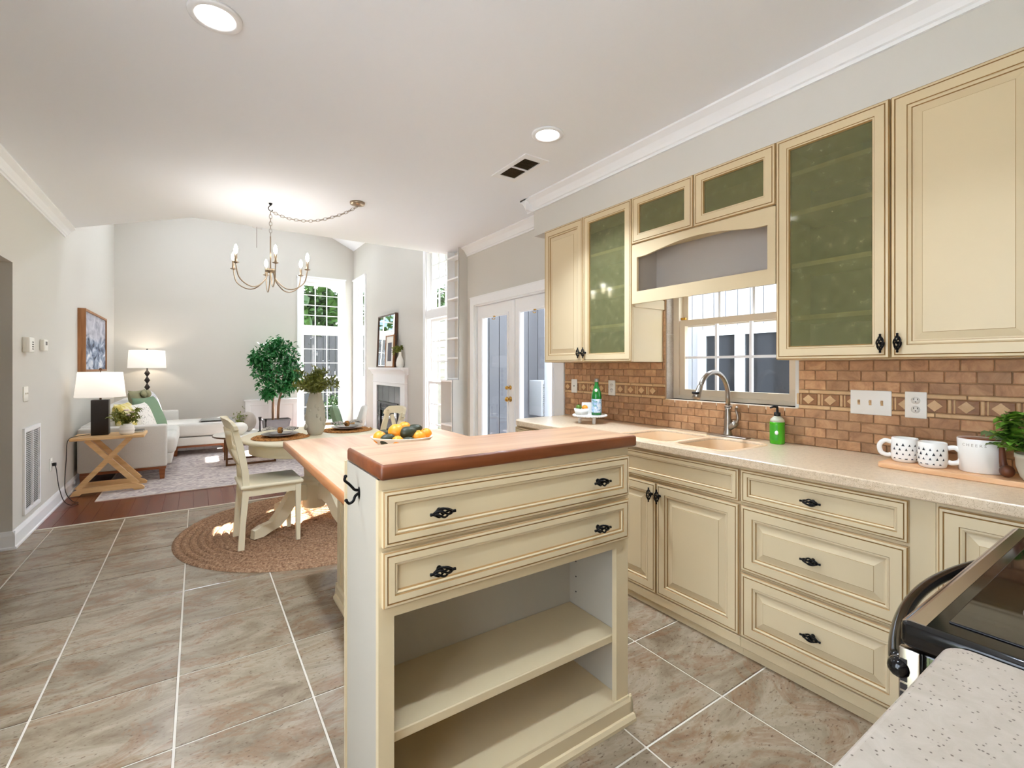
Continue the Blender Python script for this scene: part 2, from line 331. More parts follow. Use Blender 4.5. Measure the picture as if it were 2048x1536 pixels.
    def prism(s, poly, o, U, V, N, d, m=0, smooth=False, T=None):
        o, U, V, N = map(Vector, (o, U, V, N)); n = len(poly)
        vs = [o + U * a + V * b for a, b in poly] + [o + U * a + V * b + N * d for a, b in poly]
        fs = [tuple(range(n))[::-1], tuple(range(n, 2 * n))] + [(i, (i + 1) % n, n + (i + 1) % n, n + i) for i in range(n)]
        return s.add(vs, fs, m, smooth, T)
    def rings(s, w, h, prof, o, U, V, N, fill=True, back=True):
        """nested rectangles: prof = [(inset, out, material of the band that follows)]; centre of the front at o"""
        o, U, V, N = map(Vector, (o, U, V, N)); b = len(s.v)
        for ins, d, _ in prof:
            a, c = w / 2 - ins, h / 2 - ins
            for x, y in ((-a, -c), (a, -c), (a, c), (-a, c)): s.v.append(tuple(o + U * x + V * y + N * d))
        for i in range(len(prof) - 1):
            for k in range(4):
                l = (k + 1) % 4; s.f.append([b + 4 * i + k, b + 4 * i + l, b + 4 * i + 4 + l, b + 4 * i + 4 + k]); s.m.append(prof[i][2]); s.s.append(False)
        if fill: s.f.append([b + 4 * (len(prof) - 1) + k for k in range(4)]); s.m.append(prof[-1][2]); s.s.append(False)
        if back: s.f.append([b + k for k in (3, 2, 1, 0)]); s.m.append(0); s.s.append(False)
        return s
    def mesh(s, name, mats, off=Vector((0, 0, 0))):
        me = bpy.data.meshes.new(name); me.from_pydata([tuple(Vector(v) - off) for v in s.v], [], s.f)
        for m in (mats if isinstance(mats, (list, tuple)) else [mats]): me.materials.append(M[m] if isinstance(m, str) else m)
        me.polygons.foreach_set('material_index', s.m); me.polygons.foreach_set('use_smooth', s.s); me.update()
        bm = bmesh.new(); bm.from_mesh(me); bmesh.ops.recalc_face_normals(bm, faces=bm.faces); bm.to_mesh(me); bm.free()
        return me
    def build(s, name, mats, parent=None, local=False, kind=None, origin=None):
        base = wloc(parent); off = Vector((0, 0, 0))
        if not local:
            if parent is None and origin is not None: off = Vector(origin)
            else: off = base
        o = bpy.data.objects.new(name, s.mesh(name, mats, off)); C.objects.link(o)
        if parent: o.parent = parent; W[o.name] = base
        else: o.location = off; W[o.name] = off.copy()
        if kind: o['kind'] = kind
        return o
def put(me, name, parent=None, loc=(0, 0, 0), rot=None, scale=None):
    o = bpy.data.objects.new(name, me); C.objects.link(o); Mx = Matrix.Translation(Vector(loc) - wloc(parent))
    if rot is not None: Mx = Mx @ (rot.to_4x4() if hasattr(rot, 'to_4x4') else rot)
    if scale: Mx = Mx @ Matrix.Diagonal((*scale, 1))
    o.matrix_basis = Mx
    if parent: o.parent = parent
    W[o.name] = Vector(loc); return o
def thing(name, label, cat, loc=(0, 0, 0), rz=0, group=None):
    o = bpy.data.objects.new(name, None); C.objects.link(o); o.empty_display_size = 0.1; o.location = loc; o.rotation_euler = (0, 0, rz); W[o.name] = Vector(loc)
    return tag(o, label, cat, group)
def tag(o, label, cat, group=None):
    o['label'] = label; o['category'] = cat
    if group: o['group'] = group
    return o
def struct(mb, name, mats, parent=None):
    return mb.build(name, mats, parent, kind='structure')
def dup(root, label, loc, rz=0, group=None):
    def cp(o, p):
        c = o.copy(); C.objects.link(c); c.parent = p
        for ch in list(o.children): cp(ch, c)
        return c
    r = cp(root, None); r.location = loc; r.rotation_euler = (0, 0, rz); r['label'] = label
    if group: r['group'] = group
    return r
def rotm(U, V, N):                                  # columns: local x->U, y->V, z->N
    return Matrix((U, V, N)).transposed()
X, Y, Z = Vector((1, 0, 0)), Vector((0, 1, 0)), Vector((0, 0, 1))
def rrect(x0, y0, x1, y1, r, seg=6, corners=(1, 1, 1, 1)):
    pts = []
    for i, (cx, cy, a) in enumerate(((x0, y0, 180), (x1, y0, 270), (x1, y1, 0), (x0, y1, 90))):
        q = r * corners[i]
        if q <= 0: pts.append((cx, cy)); continue
        ox = cx + (q if cx == x0 else -q); oy = cy + (q if cy == y0 else -q)
        for k in range(seg + 1):
            t = R(a + 90 * k / seg); pts.append((ox + q * math.cos(t), oy + q * math.sin(t)))
    return pts
def slab(outline, holes, z0, z1, bev=0.0):
    """flat slab with holes as vert/face lists, through a filled 2D curve"""
    cu = bpy.data.curves.new('slab_curve', 'CURVE'); cu.dimensions = '2D'; cu.fill_mode = 'BOTH'; cu.extrude = (z1 - z0) / 2 - bev; cu.bevel_depth = bev; cu.bevel_resolution = 2; cu.offset = -bev
    for pl in [outline] + holes:
        sp = cu.splines.new('POLY'); sp.points.add(len(pl) - 1); sp.use_cyclic_u = True
        for p, q in zip(sp.points, pl): p.co = (q[0], q[1], 0, 1)
    ob = bpy.data.objects.new('slab_tmp', cu); C.objects.link(ob); bpy.context.view_layer.update()
    me = bpy.data.meshes.new_from_object(ob.evaluated_get(bpy.context.evaluated_depsgraph_get()))
    bpy.data.objects.remove(ob); bpy.data.curves.remove(cu)
    mb = MB(); mb.add([(v.co.x, v.co.y, v.co.z + (z0 + z1) / 2) for v in me.vertices], [list(p.vertices) for p in me.polygons]); bpy.data.meshes.remove(me)
    return mb
def text_geo(body, size):
    cu = bpy.data.curves.new('txt', 'FONT'); cu.body = body; cu.size = size; cu.align_x = 'CENTER'; cu.resolution_u = 2
    ob = bpy.data.objects.new('txt_tmp', cu); C.objects.link(ob); bpy.context.view_layer.update()
    me = bpy.data.meshes.new_from_object(ob.evaluated_get(bpy.context.evaluated_depsgraph_get()))
    bpy.data.objects.remove(ob); bpy.data.curves.remove(cu)
    r = ([tuple(v.co) for v in me.vertices], [list(p.vertices) for p in me.polygons]); bpy.data.meshes.remove(me); return r
def arc(c, r, a0, a1, n, plane='xz'):
    out = []
    for i in range(n + 1):
        a = R(a0 + (a1 - a0) * i / n); d = (r * math.cos(a), r * math.sin(a))
        out.append((c[0] + d[0], c[1], c[2] + d[1]) if plane == 'xz' else (c[0] + d[0], c[1] + d[1], c[2]))
    return out
def spline(pts, n=6):
    P = [Vector(p) for p in pts]; out = []
    for i in range(len(P) - 1):
        p0 = P[max(i - 1, 0)]; p1 = P[i]; p2 = P[i + 1]; p3 = P[min(i + 2, len(P) - 1)]
        for k in range(n):
            t = k / n; out.append(0.5 * ((2 * p1) + (p2 - p0) * t + (2 * p0 - 5 * p1 + 4 * p2 - p3) * t * t + (3 * p1 - p0 - 3 * p2 + p3) * t ** 3))
    out.append(P[-1]); return out
def pillow(w, h, t, n=12):
    """cushion in local x (width), z (height), y (thickness)"""
    mb = MB(); vs = []; fs = []
    for sd in (1, -1):
        for i in range(n + 1):
            for j in range(n + 1):
                u = 2 * i / n - 1; v = 2 * j / n - 1
                q = max(0, (1 - u ** 4) * (1 - v ** 4)) ** 0.6; pin = 1 - 0.07 * (1 - abs(u) ** 2) * abs(v) ** 4 - 0.0
                pin2 = 1 - 0.07 * (1 - abs(v) ** 2) * abs(u) ** 4
                vs.append((u * w / 2 * pin2, sd * t / 2 * q, v * h / 2 * pin))
        b = 0 if sd == 1 else (n + 1) ** 2
        for i in range(n):
            for j in range(n): fs.append((b + i * (n + 1) + j, b + (i + 1) * (n + 1) + j, b + (i + 1) * (n + 1) + j + 1, b + i * (n + 1) + j + 1))
    mb.add(vs, fs, 0, True); return mb
def leaf_mesh(L, Wd, name, mtl, fold=0.25):
    vs = [(0, 0, 0), (-Wd / 2, L * .35, fold * Wd), (0, L * .4, 0), (Wd / 2, L * .35, fold * Wd), (-Wd * .35, L * .7, fold * Wd * .6), (0, L * .75, -.05 * L), (Wd * .35, L * .7, fold * Wd * .6), (0, L, -.15 * L)]
    return vs, [(0, 2, 1), (0, 3, 2), (1, 2, 5, 4), (2, 3, 6, 5), (4, 5, 7), (5, 6, 7)]
def leaves(mb, centers, L, Wd, rnd, m=0, up=0.3, outc=None):
    for c in centers:
        c = Vector(c); d = Vector((rnd.gauss(0, 1), rnd.gauss(0, 1), rnd.gauss(0, 1) + up))
        if outc is not None: d += (c - Vector(outc)).normalized() * 1.5
        d.normalize(); q = d.to_track_quat('Y', 'Z').to_matrix().to_4x4(); s = rnd.uniform(.7, 1.25)
        vs, fs = leaf_mesh(L * s, Wd * s, '', None)
        mb.add(vs, fs, m, True, Matrix.Translation(c) @ q @ Matrix.Rotation(rnd.uniform(-1, 1), 4, 'Y'))

# ------------------------------------------------------------------ room shell
XL, XR, YB, YK, YN = -1.12, 2.68, -0.42, 5.31, 9.88     # left wall, right wall, wall behind the cook, end of kitchen, far wall
ZC, ZE = 2.74, 3.63                                      # kitchen ceiling, eaves of the vault
def wall_boxes(mb, along, fixed0, fixed1, a0, a1, z0, z1, opens):
    cuts = sorted(set([a0, a1] + [v for o in opens for v in o[:2] if a0 < v < a1]))
    def b(p, q, za, zb):
        if zb - za < 1e-4: return
        if along == 'y': mb.box(fixed0, p, za, fixed1, q, zb)
        else: mb.box(p, fixed0, za, q, fixed1, zb)
    for p, q in zip(cuts, cuts[1:]):
        zz = z0
        for o in sorted([o for o in opens if o[0] <= p + 1e-6 and o[1] >= q - 1e-6], key=lambda o: o[2]):
            b(p, q, zz, o[2]); zz = o[3]
        b(p, q, zz, z1)
mb = MB()
KW = (1.25, 2.09, 1.11, 2.10); FD = (3.24, 4.77, 0, 2.04); NW = (5.44, 6.16, 0.22, 3.0); FW = (9.07, 9.77, 0.22, 3.0); FP = None
wall_boxes(mb, 'y', XR, XR + .16, YB, YK, 0, ZC, [KW, FD]); wall_boxes(mb, 'y', XR, XR + .16, YK, YN, 0, ZE + .1, [NW, FW])
wall_right = struct(mb, 'wall_right', 'wall')
LW = (-.28, 1.2, .5, 2.35)
mb = MB(); wall_boxes(mb, 'y', XL - .14, XL, YB, 6.5, 0, ZC, [(3.3, 4.87, 0, 2.09), LW]); wall_boxes(mb, 'y', XL - .14, XL, 6.5, YN, 0, 3.9, [])
mb.box(XL - .14, YK, ZC, XL, 6.5, 3.9)
struct(mb, 'wall_left', 'wall')
BW = (1.68, 2.44, 0.22, 3.0)
mb = MB(); wall_boxes(mb, 'x', YN, YN + .14, XL - .14, XR + .16, 0, ZE, [BW])
RX, RZ, LZ = 0.78, 4.66, 3.74
mb.prism([(XL - .14, ZE), (XR + .16, ZE), (XR + .16, ZE + .05), (RX, RZ + .08), (XL - .14, LZ + .08)], (0, YN, 0), X, Z, Y, .14)
struct(mb, 'wall_back', 'wall')
mb = MB(); mb.box(XL - .14, YB - .12, 0, XR + .16, YB, ZC); struct(mb, 'wall_front', 'wall')
mb = MB()
for a, b in (((XL, 6.48), (-.04, YK)), ((-.04, YK), (XR, YK))):
    d = Vector((b[0] - a[0], b[1] - a[1], 0)); n = Vector((-d.y, d.x, 0)).normalized()
    v = [Vector((a[0], a[1], 0)), Vector((b[0], b[1], 0))]; v = v + [v[1] + n * .06, v[0] + n * .06]
    zz = [ZC + .012, RZ + .1]
    mb.add([(p.x, p.y, z) for z in zz for p in v], [(0, 1, 2, 3), (4, 5, 6, 7), (0, 1, 5, 4), (1, 2, 6, 5), (2, 3, 7, 6), (3, 0, 4, 7)])
struct(mb, 'wall_header', 'wall')
mb = MB()
mb.prism([(XL, YB), (XR, YB), (XR, YK + .06), (-.04, YK + .06), (XL, 6.52)], (0, 0, ZC), X, Y, Z, .1)
struct(mb, 'ceiling', 'ceil')
mb = MB()
for (xa, za, xb, zb) in ((XL - .14, LZ, RX, RZ), (RX, RZ, XR + .16, ZE)):
    mb.add([(xa, YK - .2, za), (xb, YK - .2, zb), (xb, YN + .14, zb), (xa, YN + .14, za), (xa, YK - .2, za + .1), (xb, YK - .2, zb + .1), (xb, YN + .14, zb + .1), (xa, YN + .14, za + .1)],
           [(0, 1, 2, 3), (4, 5, 6, 7), (0, 1, 5, 4), (1, 2, 6, 5), (2, 3, 7, 6), (3, 0, 4, 7)])
struct(mb, 'ceiling', 'ceil')
mb = MB(); mb.box(2.372, YB, 2.432, XR, 3.2, ZC); struct(mb, 'wall_soffit', 'wall')
# hallway behind the opening on the left
mb = MB(); mb.box(-2.9, 2.4, 0, -2.8, 5.9, 2.5); mb.box(-2.8, 2.3, 0, XL - .14, 2.4, 2.5); mb.box(-2.8, 5.2, 0, XL - .14, 5.3, 2.5); mb.box(-2.9, 2.3, 2.5, XL - .14, 5.9, 2.6)
struct(mb, 'wall_hall', 'wall')
# floors
mb = MB(); mb.box(-2.8, YB, -.06, XR, 5.3, -.004); floor = struct(mb, 'floor', 'grout')
tcache = {}
def tile_piece(w, h, t, mtl, name, bev):
    k = (round(w, 3), round(h, 3), t, mtl)
    if k not in tcache:
        b = MB(); b.box(-w / 2, -h / 2, -t, w / 2, h / 2, 0, bev=bev, seg=1); tcache[k] = b.mesh(name, mtl)
    return tcache[k]
S, G = .4575, .0085
for i in range(-8, 5):
    for j in range(-6, 8):
        x0, y0 = .389 + S * i, 2.015 + S * j; x1, y1 = min(x0 + S, XR), min(y0 + S, 5.295); x0 = max(x0, -2.8); y0 = max(y0, YB)
        if x1 - x0 < .05 or y1 - y0 < .03 or x0 > 2.2: continue
        if x1 < XL - .05 and y0 < 2.2: continue
        put(tile_piece(x1 - x0 - G, y1 - y0 - G, .012, 'tile', 'tile', .0015), 'tile', floor, ((x0 + x1) / 2, (y0 + y1) / 2, 0))
mb = MB(); mb.box(XL, 5.3, -.06, XR, YN, -.003); floor2 = struct(mb, 'floor', 'dark')
PW = .121; n = 0
for i in range(32):
    x0 = XL + i * PW; x1 = min(x0 + PW, XR); y0 = 5.32; y = y0 + [0.55, 1.1, .8, 1.3][i % 4]
    while y0 < YN - .01:
        y = min(y, YN); put(tile_piece(x1 - x0 - .0016, y - y0 - .0016, .012, 'plank', 'plank', .001), 'plank', floor2, ((x0 + x1) / 2, (y0 + y) / 2, 0)); y0 = y; y += 1.3
mb = MB(); mb.box(XL, 5.296, -.004, XR, 5.32, .004, bev=.002, seg=1); struct(mb, 'trim_1', 'grout')
# crown mouldings
def crown(mb, a, b, n):
    a, b, n = Vector(a), Vector(b), Vector(n); d = (b - a)
    prof = [(0, 0), (.085, 0), (.085, -.012), (.07, -.022), (.05, -.035), (.03, -.062), (.022, -.078), (.012, -.082), (.012, -.098), (0, -.098)]
    mb.prism(prof, a + Z * ZC, n, Z, d.normalized(), d.length)
mb = MB(); crown(mb, (2.372, YB, 0), (2.372, 3.2 + .085, 0), -X); crown(mb, (2.372 - .085, 3.2, 0), (XR, 3.2, 0), Y); crown(mb, (XR, 3.2, 0), (XR, 4.95, 0), -X); struct(mb, 'trim_2', 'trim')
mb = MB(); crown(mb, (XL, YB, 0), (XL, 6.48, 0), X); struct(mb, 'trim_3', 'trim')
# baseboards
def baseb(mb, a, b, n, h=.13):
    a, b, n = Vector(a), Vector(b), Vector(n); d = b - a
    mb.prism([(0, 0), (.024, 0), (.024, .014), (.016, .02), (.016, h - .03), (.010, h - .012), (.006, h), (0, h)], a, n, Z, d.normalized(), d.length)
mb = MB(); baseb(mb, (XL, 4.8535, 0), (XL, YN, 0), X); baseb(mb, (XL + .0155, 4.87, 0), (XL - .14, 4.87, 0), -Y); struct(mb, 'baseboard_left', 'trim')
mb = MB(); baseb(mb, (XL, YN, 0), (XR, YN, 0), -Y); struct(mb, 'baseboard_back', 'trim')
mb = MB(); baseb(mb, (XR, 6.27, 0), (XR, 6.98, 0), -X); baseb(mb, (XR, 8.3, 0), (XR, YN, 0), -X); baseb(mb, (XR, 4.86, 0), (XR, 4.94, 0), -X); struct(mb, 'baseboard_right', 'trim')

# ------------------------------------------------------------------ windows and glazed doors
pane_cache = {}
def pane(parent, c, w, h, U, N, mtl='glass'):
    k = (round(w, 3), round(h, 3), mtl)
    if k not in pane_cache:
        b = MB(); b.box(-w / 2, -h / 2, -.0015, w / 2, h / 2, .0015); pane_cache[k] = b.mesh('pane', mtl)
    return put(pane_cache[k], 'pane', parent, c, rotm(U, Z, N))
def sash(parent, name, o, U, N, u0, u1, z0, z1, cols, rows, st=.035, mun=.014, mtl='trim', depth=.035, mmtl=None):
    """a glazed sash: four members, a bar grid and single panes; o = point on the sash plane with u = 0, z = 0"""
    o, U, N = Vector(o), Vector(U), Vector(N)
    def bx(b, a0, a1, c0, c1, d, m=0):
        p = o + U * a0 + Z * c0 - N * d / 2; q = o + U * a1 + Z * c1 + N * d / 2; b.box(p.x, p.y, p.z, q.x, q.y, q.z, m)
    b = MB(); bx(b, u0, u1, z0, z0 + st, depth); bx(b, u0, u1, z1 - st, z1, depth); bx(b, u0, u0 + st, z0 + st, z1 - st, depth); bx(b, u1 - st, u1, z0 + st, z1 - st, depth)
    s = b.build(name, mtl, parent); gu0, gu1, gz0, gz1 = u0 + st, u1 - st, z0 + st, z1 - st
    b = MB()
    for i in range(1, cols): u = gu0 + (gu1 - gu0) * i / cols; bx(b, u - mun / 2, u + mun / 2, gz0, gz1, .02)
    for j in range(1, rows): z = gz0 + (gz1 - gz0) * j / rows; bx(b, gu0, gu1, z - mun / 2, z + mun / 2, .018)
    if b.v: b.build('glazing_bar', mmtl or mtl, s)
    cw, ch = (gu1 - gu0) / cols, (gz1 - gz0) / rows
    for i in range(cols):
        for j in range(rows): pane(s, o + U * (gu0 + cw * (i + .5)) + Z * (gz0 + ch * (j + .5)), cw - mun * .6, ch - mun * .6, U, N)
    return s
def tall_window(n, o, U, N, u0, u1, depth):
    """transom over a double-hung window; o at floor level on the room face, N into the room"""
    o, U, N = Vector(o), Vector(U), Vector(N); z0, z1 = .22, 3.0; b = MB()
    def bx(a0, a1, c0, c1, d0, d1):
        p = o + U * a0 + Z * c0 + N * d0; q = o + U * a1 + Z * c1 + N * d1; b.box(p.x, p.y, p.z, q.x, q.y, q.z)
    cw = .075
    bx(u0 - cw, u0, z0 - .02, z1 + cw, 0, .02); bx(u1, u1 + cw, z0 - .02, z1 + cw, 0, .02); bx(u0, u1, z1, z1 + cw, 0, .02)
    bx(u0 - cw - .01, u1 + cw + .01, z1 + cw, z1 + cw + .025, 0, .04)
    bx(u0 - cw - .02, u1 + cw + .02, z0 - .03, z0, -depth, .05); bx(u0 - cw, u1 + cw, z0 - .11, z0 - .03, 0, .018)
    bx(u0, u0 + .02, z0, z1, -depth, 0); bx(u1 - .02, u1, z0, z1, -depth, 0); bx(u0 + .02, u1 - .02, z1 - .02, z1, -depth, 0)
    bx(u0 + .02, u1 - .02, 1.99, 2.11, -depth, .012)
    w = b.build('window_%d' % n, 'trim', kind='structure')
    f = o - N * (depth * .55)
    b = MB(); bx(u0 + .021, u1 - .021, z1 - .075, z1 - .021, -.05, -.004); b.build('roller_shade', 'trim', w)
    sash(w, 'sash', f, U, N, u0 + .02, u1 - .02, 2.11, z1 - .02, 3, 4)
    sash(w, 'sash', f, U, N, u0 + .02, u1 - .02, 1.09, 1.99, 3, 3)
    sash(w, 'sash', f + N * .036, U, N, u0 + .02, u1 - .02, z0, 1.125, 3, 3)
    return w
tall_window(1, (0, YN, 0), X, -Y, BW[0], BW[1], .12)
tall_window(2, (XR, 0, 0), Y, -X, FW[0], FW[1], .14)
tall_window(3, (XR, 0, 0), Y, -X, NW[0], NW[1], .14)
# kitchen window above the sink
b = MB()
b.box(XR - .012, KW[0] - .02, 1.085, XR + .10, KW[1], 1.11, bev=.006); b.box(XR + .07, KW[0], 1.11, XR + .16, KW[0] + .03, 2.1); b.box(XR + .07, KW[1] - .05, 1.11, XR + .16, KW[1], 2.1); b.box(XR + .07, KW[0] + .03, 2.06, XR + .16, KW[1] - .05, 2.1); b.box(XR + .07, KW[0] + .03, 1.11, XR + .16, KW[1] - .05, 1.135)
kw = b.build('window_4', mat('window_almond', rgb(214, 198, 172), .5), kind='structure')
almond = kw.data.materials[0]
sash(kw, 'sash', (XR + .098, 0, 0), Y, -X, KW[0] + .03, KW[1] - .05, 1.135, 1.645, 3, 2, st=.04, mun=.016, mtl=almond, mmtl='trim')
sash(kw, 'sash', (XR + .135, 0, 0), Y, -X, KW[0] + .03, KW[1] - .05, 1.60, 2.06, 3, 2, st=.04, mun=.016, mtl=almond, mmtl='trim')
b = MB(); b.box(XR + .06, 1.98, 1.645, XR + .075, 2.02, 1.662, bev=.003); b.build('sash_lock', 'brass', kw)
b = MB(); b.box(XR + .001, KW[1] - .006, 1.11, XR + .07, KW[1], 1.55); b.box(XR + .001, KW[1] - .006, 1.554, XR + .07, KW[1], 2.1); b.build('marble_jamb', 'counter2', kw)
# guessed wide window on the left wall, beside the camera, added for its daylight
b = MB(); b.box(XL, LW[0] - .08, LW[2] - .08, XL + .02, LW[0], LW[3] + .08); b.box(XL, LW[1], LW[2] - .08, XL + .02, LW[1] + .08, LW[3] + .08); b.box(XL, LW[0], LW[3], XL + .02, LW[1], LW[3] + .08); b.box(XL - .1, LW[0] - .09, LW[2] - .03, XL + .05, LW[1] + .09, LW[2]); b.box(XL - .12, 0.44, LW[2], XL, 0.48, LW[3])
lw_ = b.build('window_5', 'trim', kind='structure')
for ya, yb in ((LW[0], 0.44), (0.48, LW[1])): sash(lw_, 'sash', (XL - .07, 0, 0), Y, X, ya, yb, LW[2], LW[3], 3, 3)
# french doors
b = MB()
b.box(XR - .02, 3.155, 0, XR, 3.24, 2.04); b.box(XR - .02, 4.77, 0, XR, 4.852, 2.04); b.box(XR - .02, 3.155, 2.04, XR, 4.852, 2.125); b.box(XR - .026, 3.15, 2.125, XR, 4.857, 2.135)
b.box(XR, 3.24, 0, XR + .16, 3.255, 2.04); b.box(XR, 4.755, 0, XR + .16, 4.77, 2.04); b.box(XR, 3.255, 2.025, XR + .16, 4.755, 2.04); b.box(XR, 3.255, 0, XR + .16, 4.755, .015)
dr = b.build('door_1', 'trim', kind='structure')
for k, (ya, yb) in enumerate(((3.258, 4.003), (4.007, 4.752))):
    b = MB(); x0, x1 = XR + .03, XR + .072; zt, zb = 2.022, .018
    b.box(x0, ya, zb, x1, ya + .115, zt); b.box(x0, yb - .115, zb, x1, yb, zt); b.box(x0, ya + .115, zt - .14, x1, yb - .115, zt); b.box(x0, ya + .115, zb, x1, yb - .115, .25)
    d = b.build('door_leaf', 'trim', dr)
    b = MB(); yc, zc, w, h = (ya + yb) / 2, (.25 + zt - .14) / 2, yb - ya - .23, zt - .14 - .25
    b.rings(w + .05, h + .05, [(0, 0, 0), (.004, .012, 0), (.02, .014, 0), (.03, .004, 0), (.03, -.012, 0)], (x0, yc, zc), -Y, Z, -X, fill=False, back=False); b.build('lite_moulding', 'trim', d)
    pane(d, (x0 + .02, yc, zc), w, h, -Y, -X)
    b = MB(); b.tube(arc((x0 - .016, yc, zt - .155), .02, 200, 340, 8, 'xz') , .004, 6); b.box(x0 - .012, yc - .02, zt - .15, x0, yc + .02, zt - .125, bev=.003); b.build('curtain_hook', 'brass', d)
    if k == 1:
        for z, r in ((.99, .026), (1.11, .02)):
            b = MB(); b.lathe([(r * 1.1, 0), (r * 1.1, .006), (r * .45, .01), (r * .45, .03), (r * .95, .04), (r, .052), (r * .6, .064), (0, .066)], seg=16); h = b.build('door_knob', 'brass', d, local=True); h.matrix_basis = Matrix.Translation(Vector((x0, ya + .06, z)) - wloc(d)) @ rotm(Y, Z, -X).to_4x4()
        b = MB(); b.box(x0 - .012, ya - .028, .02, x0 + .002, ya + .02, 2.02, bev=.004); b.build('astragal', 'trim', d)
# built-in shelf column at the end of the kitchen
b = MB(); xa, xb = 2.56, 2.475
for x, z0, z1, nsh in ((xa, 1.17, ZC, 6), (xb, 0.0, 1.17, 2)):
    b.box(x, 4.95, z0, XR, 4.965, z1, 0); b.box(x, 5.245, z0, XR, 5.26, z1, 1); b.box(XR - .02, 4.965, z0, XR, 5.245, z1, 0)
    b.box(x - .001, 4.95, z0, x + .006, 4.968, z1, 1)
cl = struct(b, 'wall_column', ['wall', 'trim'])
for x, zs in ((xa, [1.17, 1.42, 1.66, 1.90, 2.14, 2.38, 2.64]), (xb, [.12, .62, 1.145])):
    for z in zs: bb = MB(); bb.box(x, 4.966, z, XR - .02, 5.245, z + .022, bev=.003, seg=1); bb.build('shelf', 'trim', cl)

# ------------------------------------------------------------------ outside
b = MB(); b.box(-30, -20, -.45, 30, 45, -.35); struct(b, 'ground', 'lawn')
b = MB(); b.box(XR + .16, -3, -.35, 5.2, 5.3, -.08); struct(b, 'patio', 'patio')
b = MB(); b.box(-29, -18, -.35, -1.3, 2.25, -.3); struct(b, 'bounce_paving', 'patio')  # unseen pale paving added to bounce sunlight up to the kitchen ceiling
b = MB(); b.box(XR + .16, 5.42, 3.12, 3.72, 10.3, 3.2); struct(b, 'sun_cut_eave', 'siding')  # overhang added outside to keep the sun off the transoms
def board_wall(name, label, o, U, N, length, height, bw, mtl, vertical=True, z0=-.35, gap=.008, cat='wall'):
    o, U, N = Vector(o), Vector(U), Vector(N)
    t = thing(name, label, cat, o); b = MB()
    p = o + Z * z0; q = o + U * length - N * .1 + Z * (z0 + height); b.box(p.x, p.y, p.z, q.x, q.y, q.z); b.build('backing', mtl, t)
    bm_ = MB(); w_, h_ = (bw - gap, height) if vertical else (length, bw - gap * .3)
    if vertical: bm_.box(-w_ / 2, 0, 0, w_ / 2, h_, .018, bev=.004, seg=1)
    else: bm_.add([(0, 0, 0), (length, 0, 0), (length, h_, 0), (0, h_, 0), (0, 0, .022), (length, 0, .022), (length, h_, .004), (0, h_, .004)], [(0, 1, 2, 3), (4, 5, 6, 7), (0, 1, 5, 4), (1, 2, 6, 5), (2, 3, 7, 6), (3, 0, 4, 7)])
    me = bm_.mesh('board', mtl); n_ = int((length if vertical else height) / bw)
    for i in range(n_): put(me, 'board', t, o + (U * (bw * (i + .5)) if vertical else Vector((0, 0, 0))) + Z * (z0 + (0 if vertical else bw * i)), rotm(U, Z, N))
    return t
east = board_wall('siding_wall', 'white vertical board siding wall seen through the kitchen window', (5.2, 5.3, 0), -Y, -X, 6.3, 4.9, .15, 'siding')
b = MB(); x = 5.18
b.box(x - .04, 1.05, -.05, x, 1.15, 1.78); b.box(x - .04, 3.44, -.05, x, 3.54, 1.78); b.box(x - .04, 1.15, 1.70, x, 3.44, 1.80); b.box(x - .04, 2.95, -.05, x, 3.06, 1.70); b.box(x - .04, 2.05, -.05, x, 2.12, 1.70); b.build('slider_frame', 'trim', east)
for ya, yb in ((1.15, 2.05), (2.12, 2.95), (3.06, 3.44)): pane(east, (x - .012, (ya + yb) / 2, .83), yb - ya, 1.75, -Y, -X, 'darkglass')
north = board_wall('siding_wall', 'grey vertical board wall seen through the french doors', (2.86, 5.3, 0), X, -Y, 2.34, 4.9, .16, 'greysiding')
ac = thing('air_conditioner', 'louvred air conditioner on the grey wall seen through the french doors', 'air conditioner', (4.08, 5.27, .68))
b = MB(); b.box(3.83, 5.0, .66, 4.35, 5.285, 1.14, bev=.01); b.build('housing', 'blind', ac)
sl = MB(); sl.box(-.24, -.006, -.009, .24, .006, .009); slm = sl.mesh('louvre', 'blind')
for i in range(15): put(slm, 'louvre', ac, (4.09, 4.992, .70 + i * .028), Matrix.Rotation(R(35), 3, 'X'))
tag(b := MB().box(3.86, 4.86, -.1, 3.98, 4.98, 2.6, bev=.006).build('porch_post', 'trim', origin=(3.92, 4.92, -.1)), 'white square porch post outside the french doors', 'post')
chs = thing('patio_chair', 'dark patio chair silhouette outside the kitchen window', 'chair', (4.4, 2.25, -.08))
b = MB(); b.box(4.15, 2.0, .36, 4.6, 2.5, .40, bev=.01); b.build('seat', 'wire', chs)
b = MB(); b.box(4.16, 2.0, .40, 4.2, 2.5, .98, bev=.02); b.build('backrest', 'wire', chs)
for xx in (4.17, 4.57):
    for yy in (2.02, 2.47): b = MB(); b.cyl((xx, yy, -.08), (xx, yy, .37), .015, seg=8); b.build('leg', 'wire', chs)
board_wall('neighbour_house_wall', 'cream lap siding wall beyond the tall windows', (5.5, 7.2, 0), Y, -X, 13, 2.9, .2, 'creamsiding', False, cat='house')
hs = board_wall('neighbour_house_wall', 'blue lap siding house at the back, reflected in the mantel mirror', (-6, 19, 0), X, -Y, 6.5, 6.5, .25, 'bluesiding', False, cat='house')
fn = thing('garden_fence', 'dark grey board fence behind the far window', 'fence', (1.0, 13.6, -.35))
bd = MB(); bd.box(-.075, 0, 0, .075, .02, 2.75, bev=.003, seg=1); bdm = bd.mesh('board', 'fence')
for i in range(52): put(bdm, 'board', fn, (-1.0 + i * .158, 13.6, -.35))
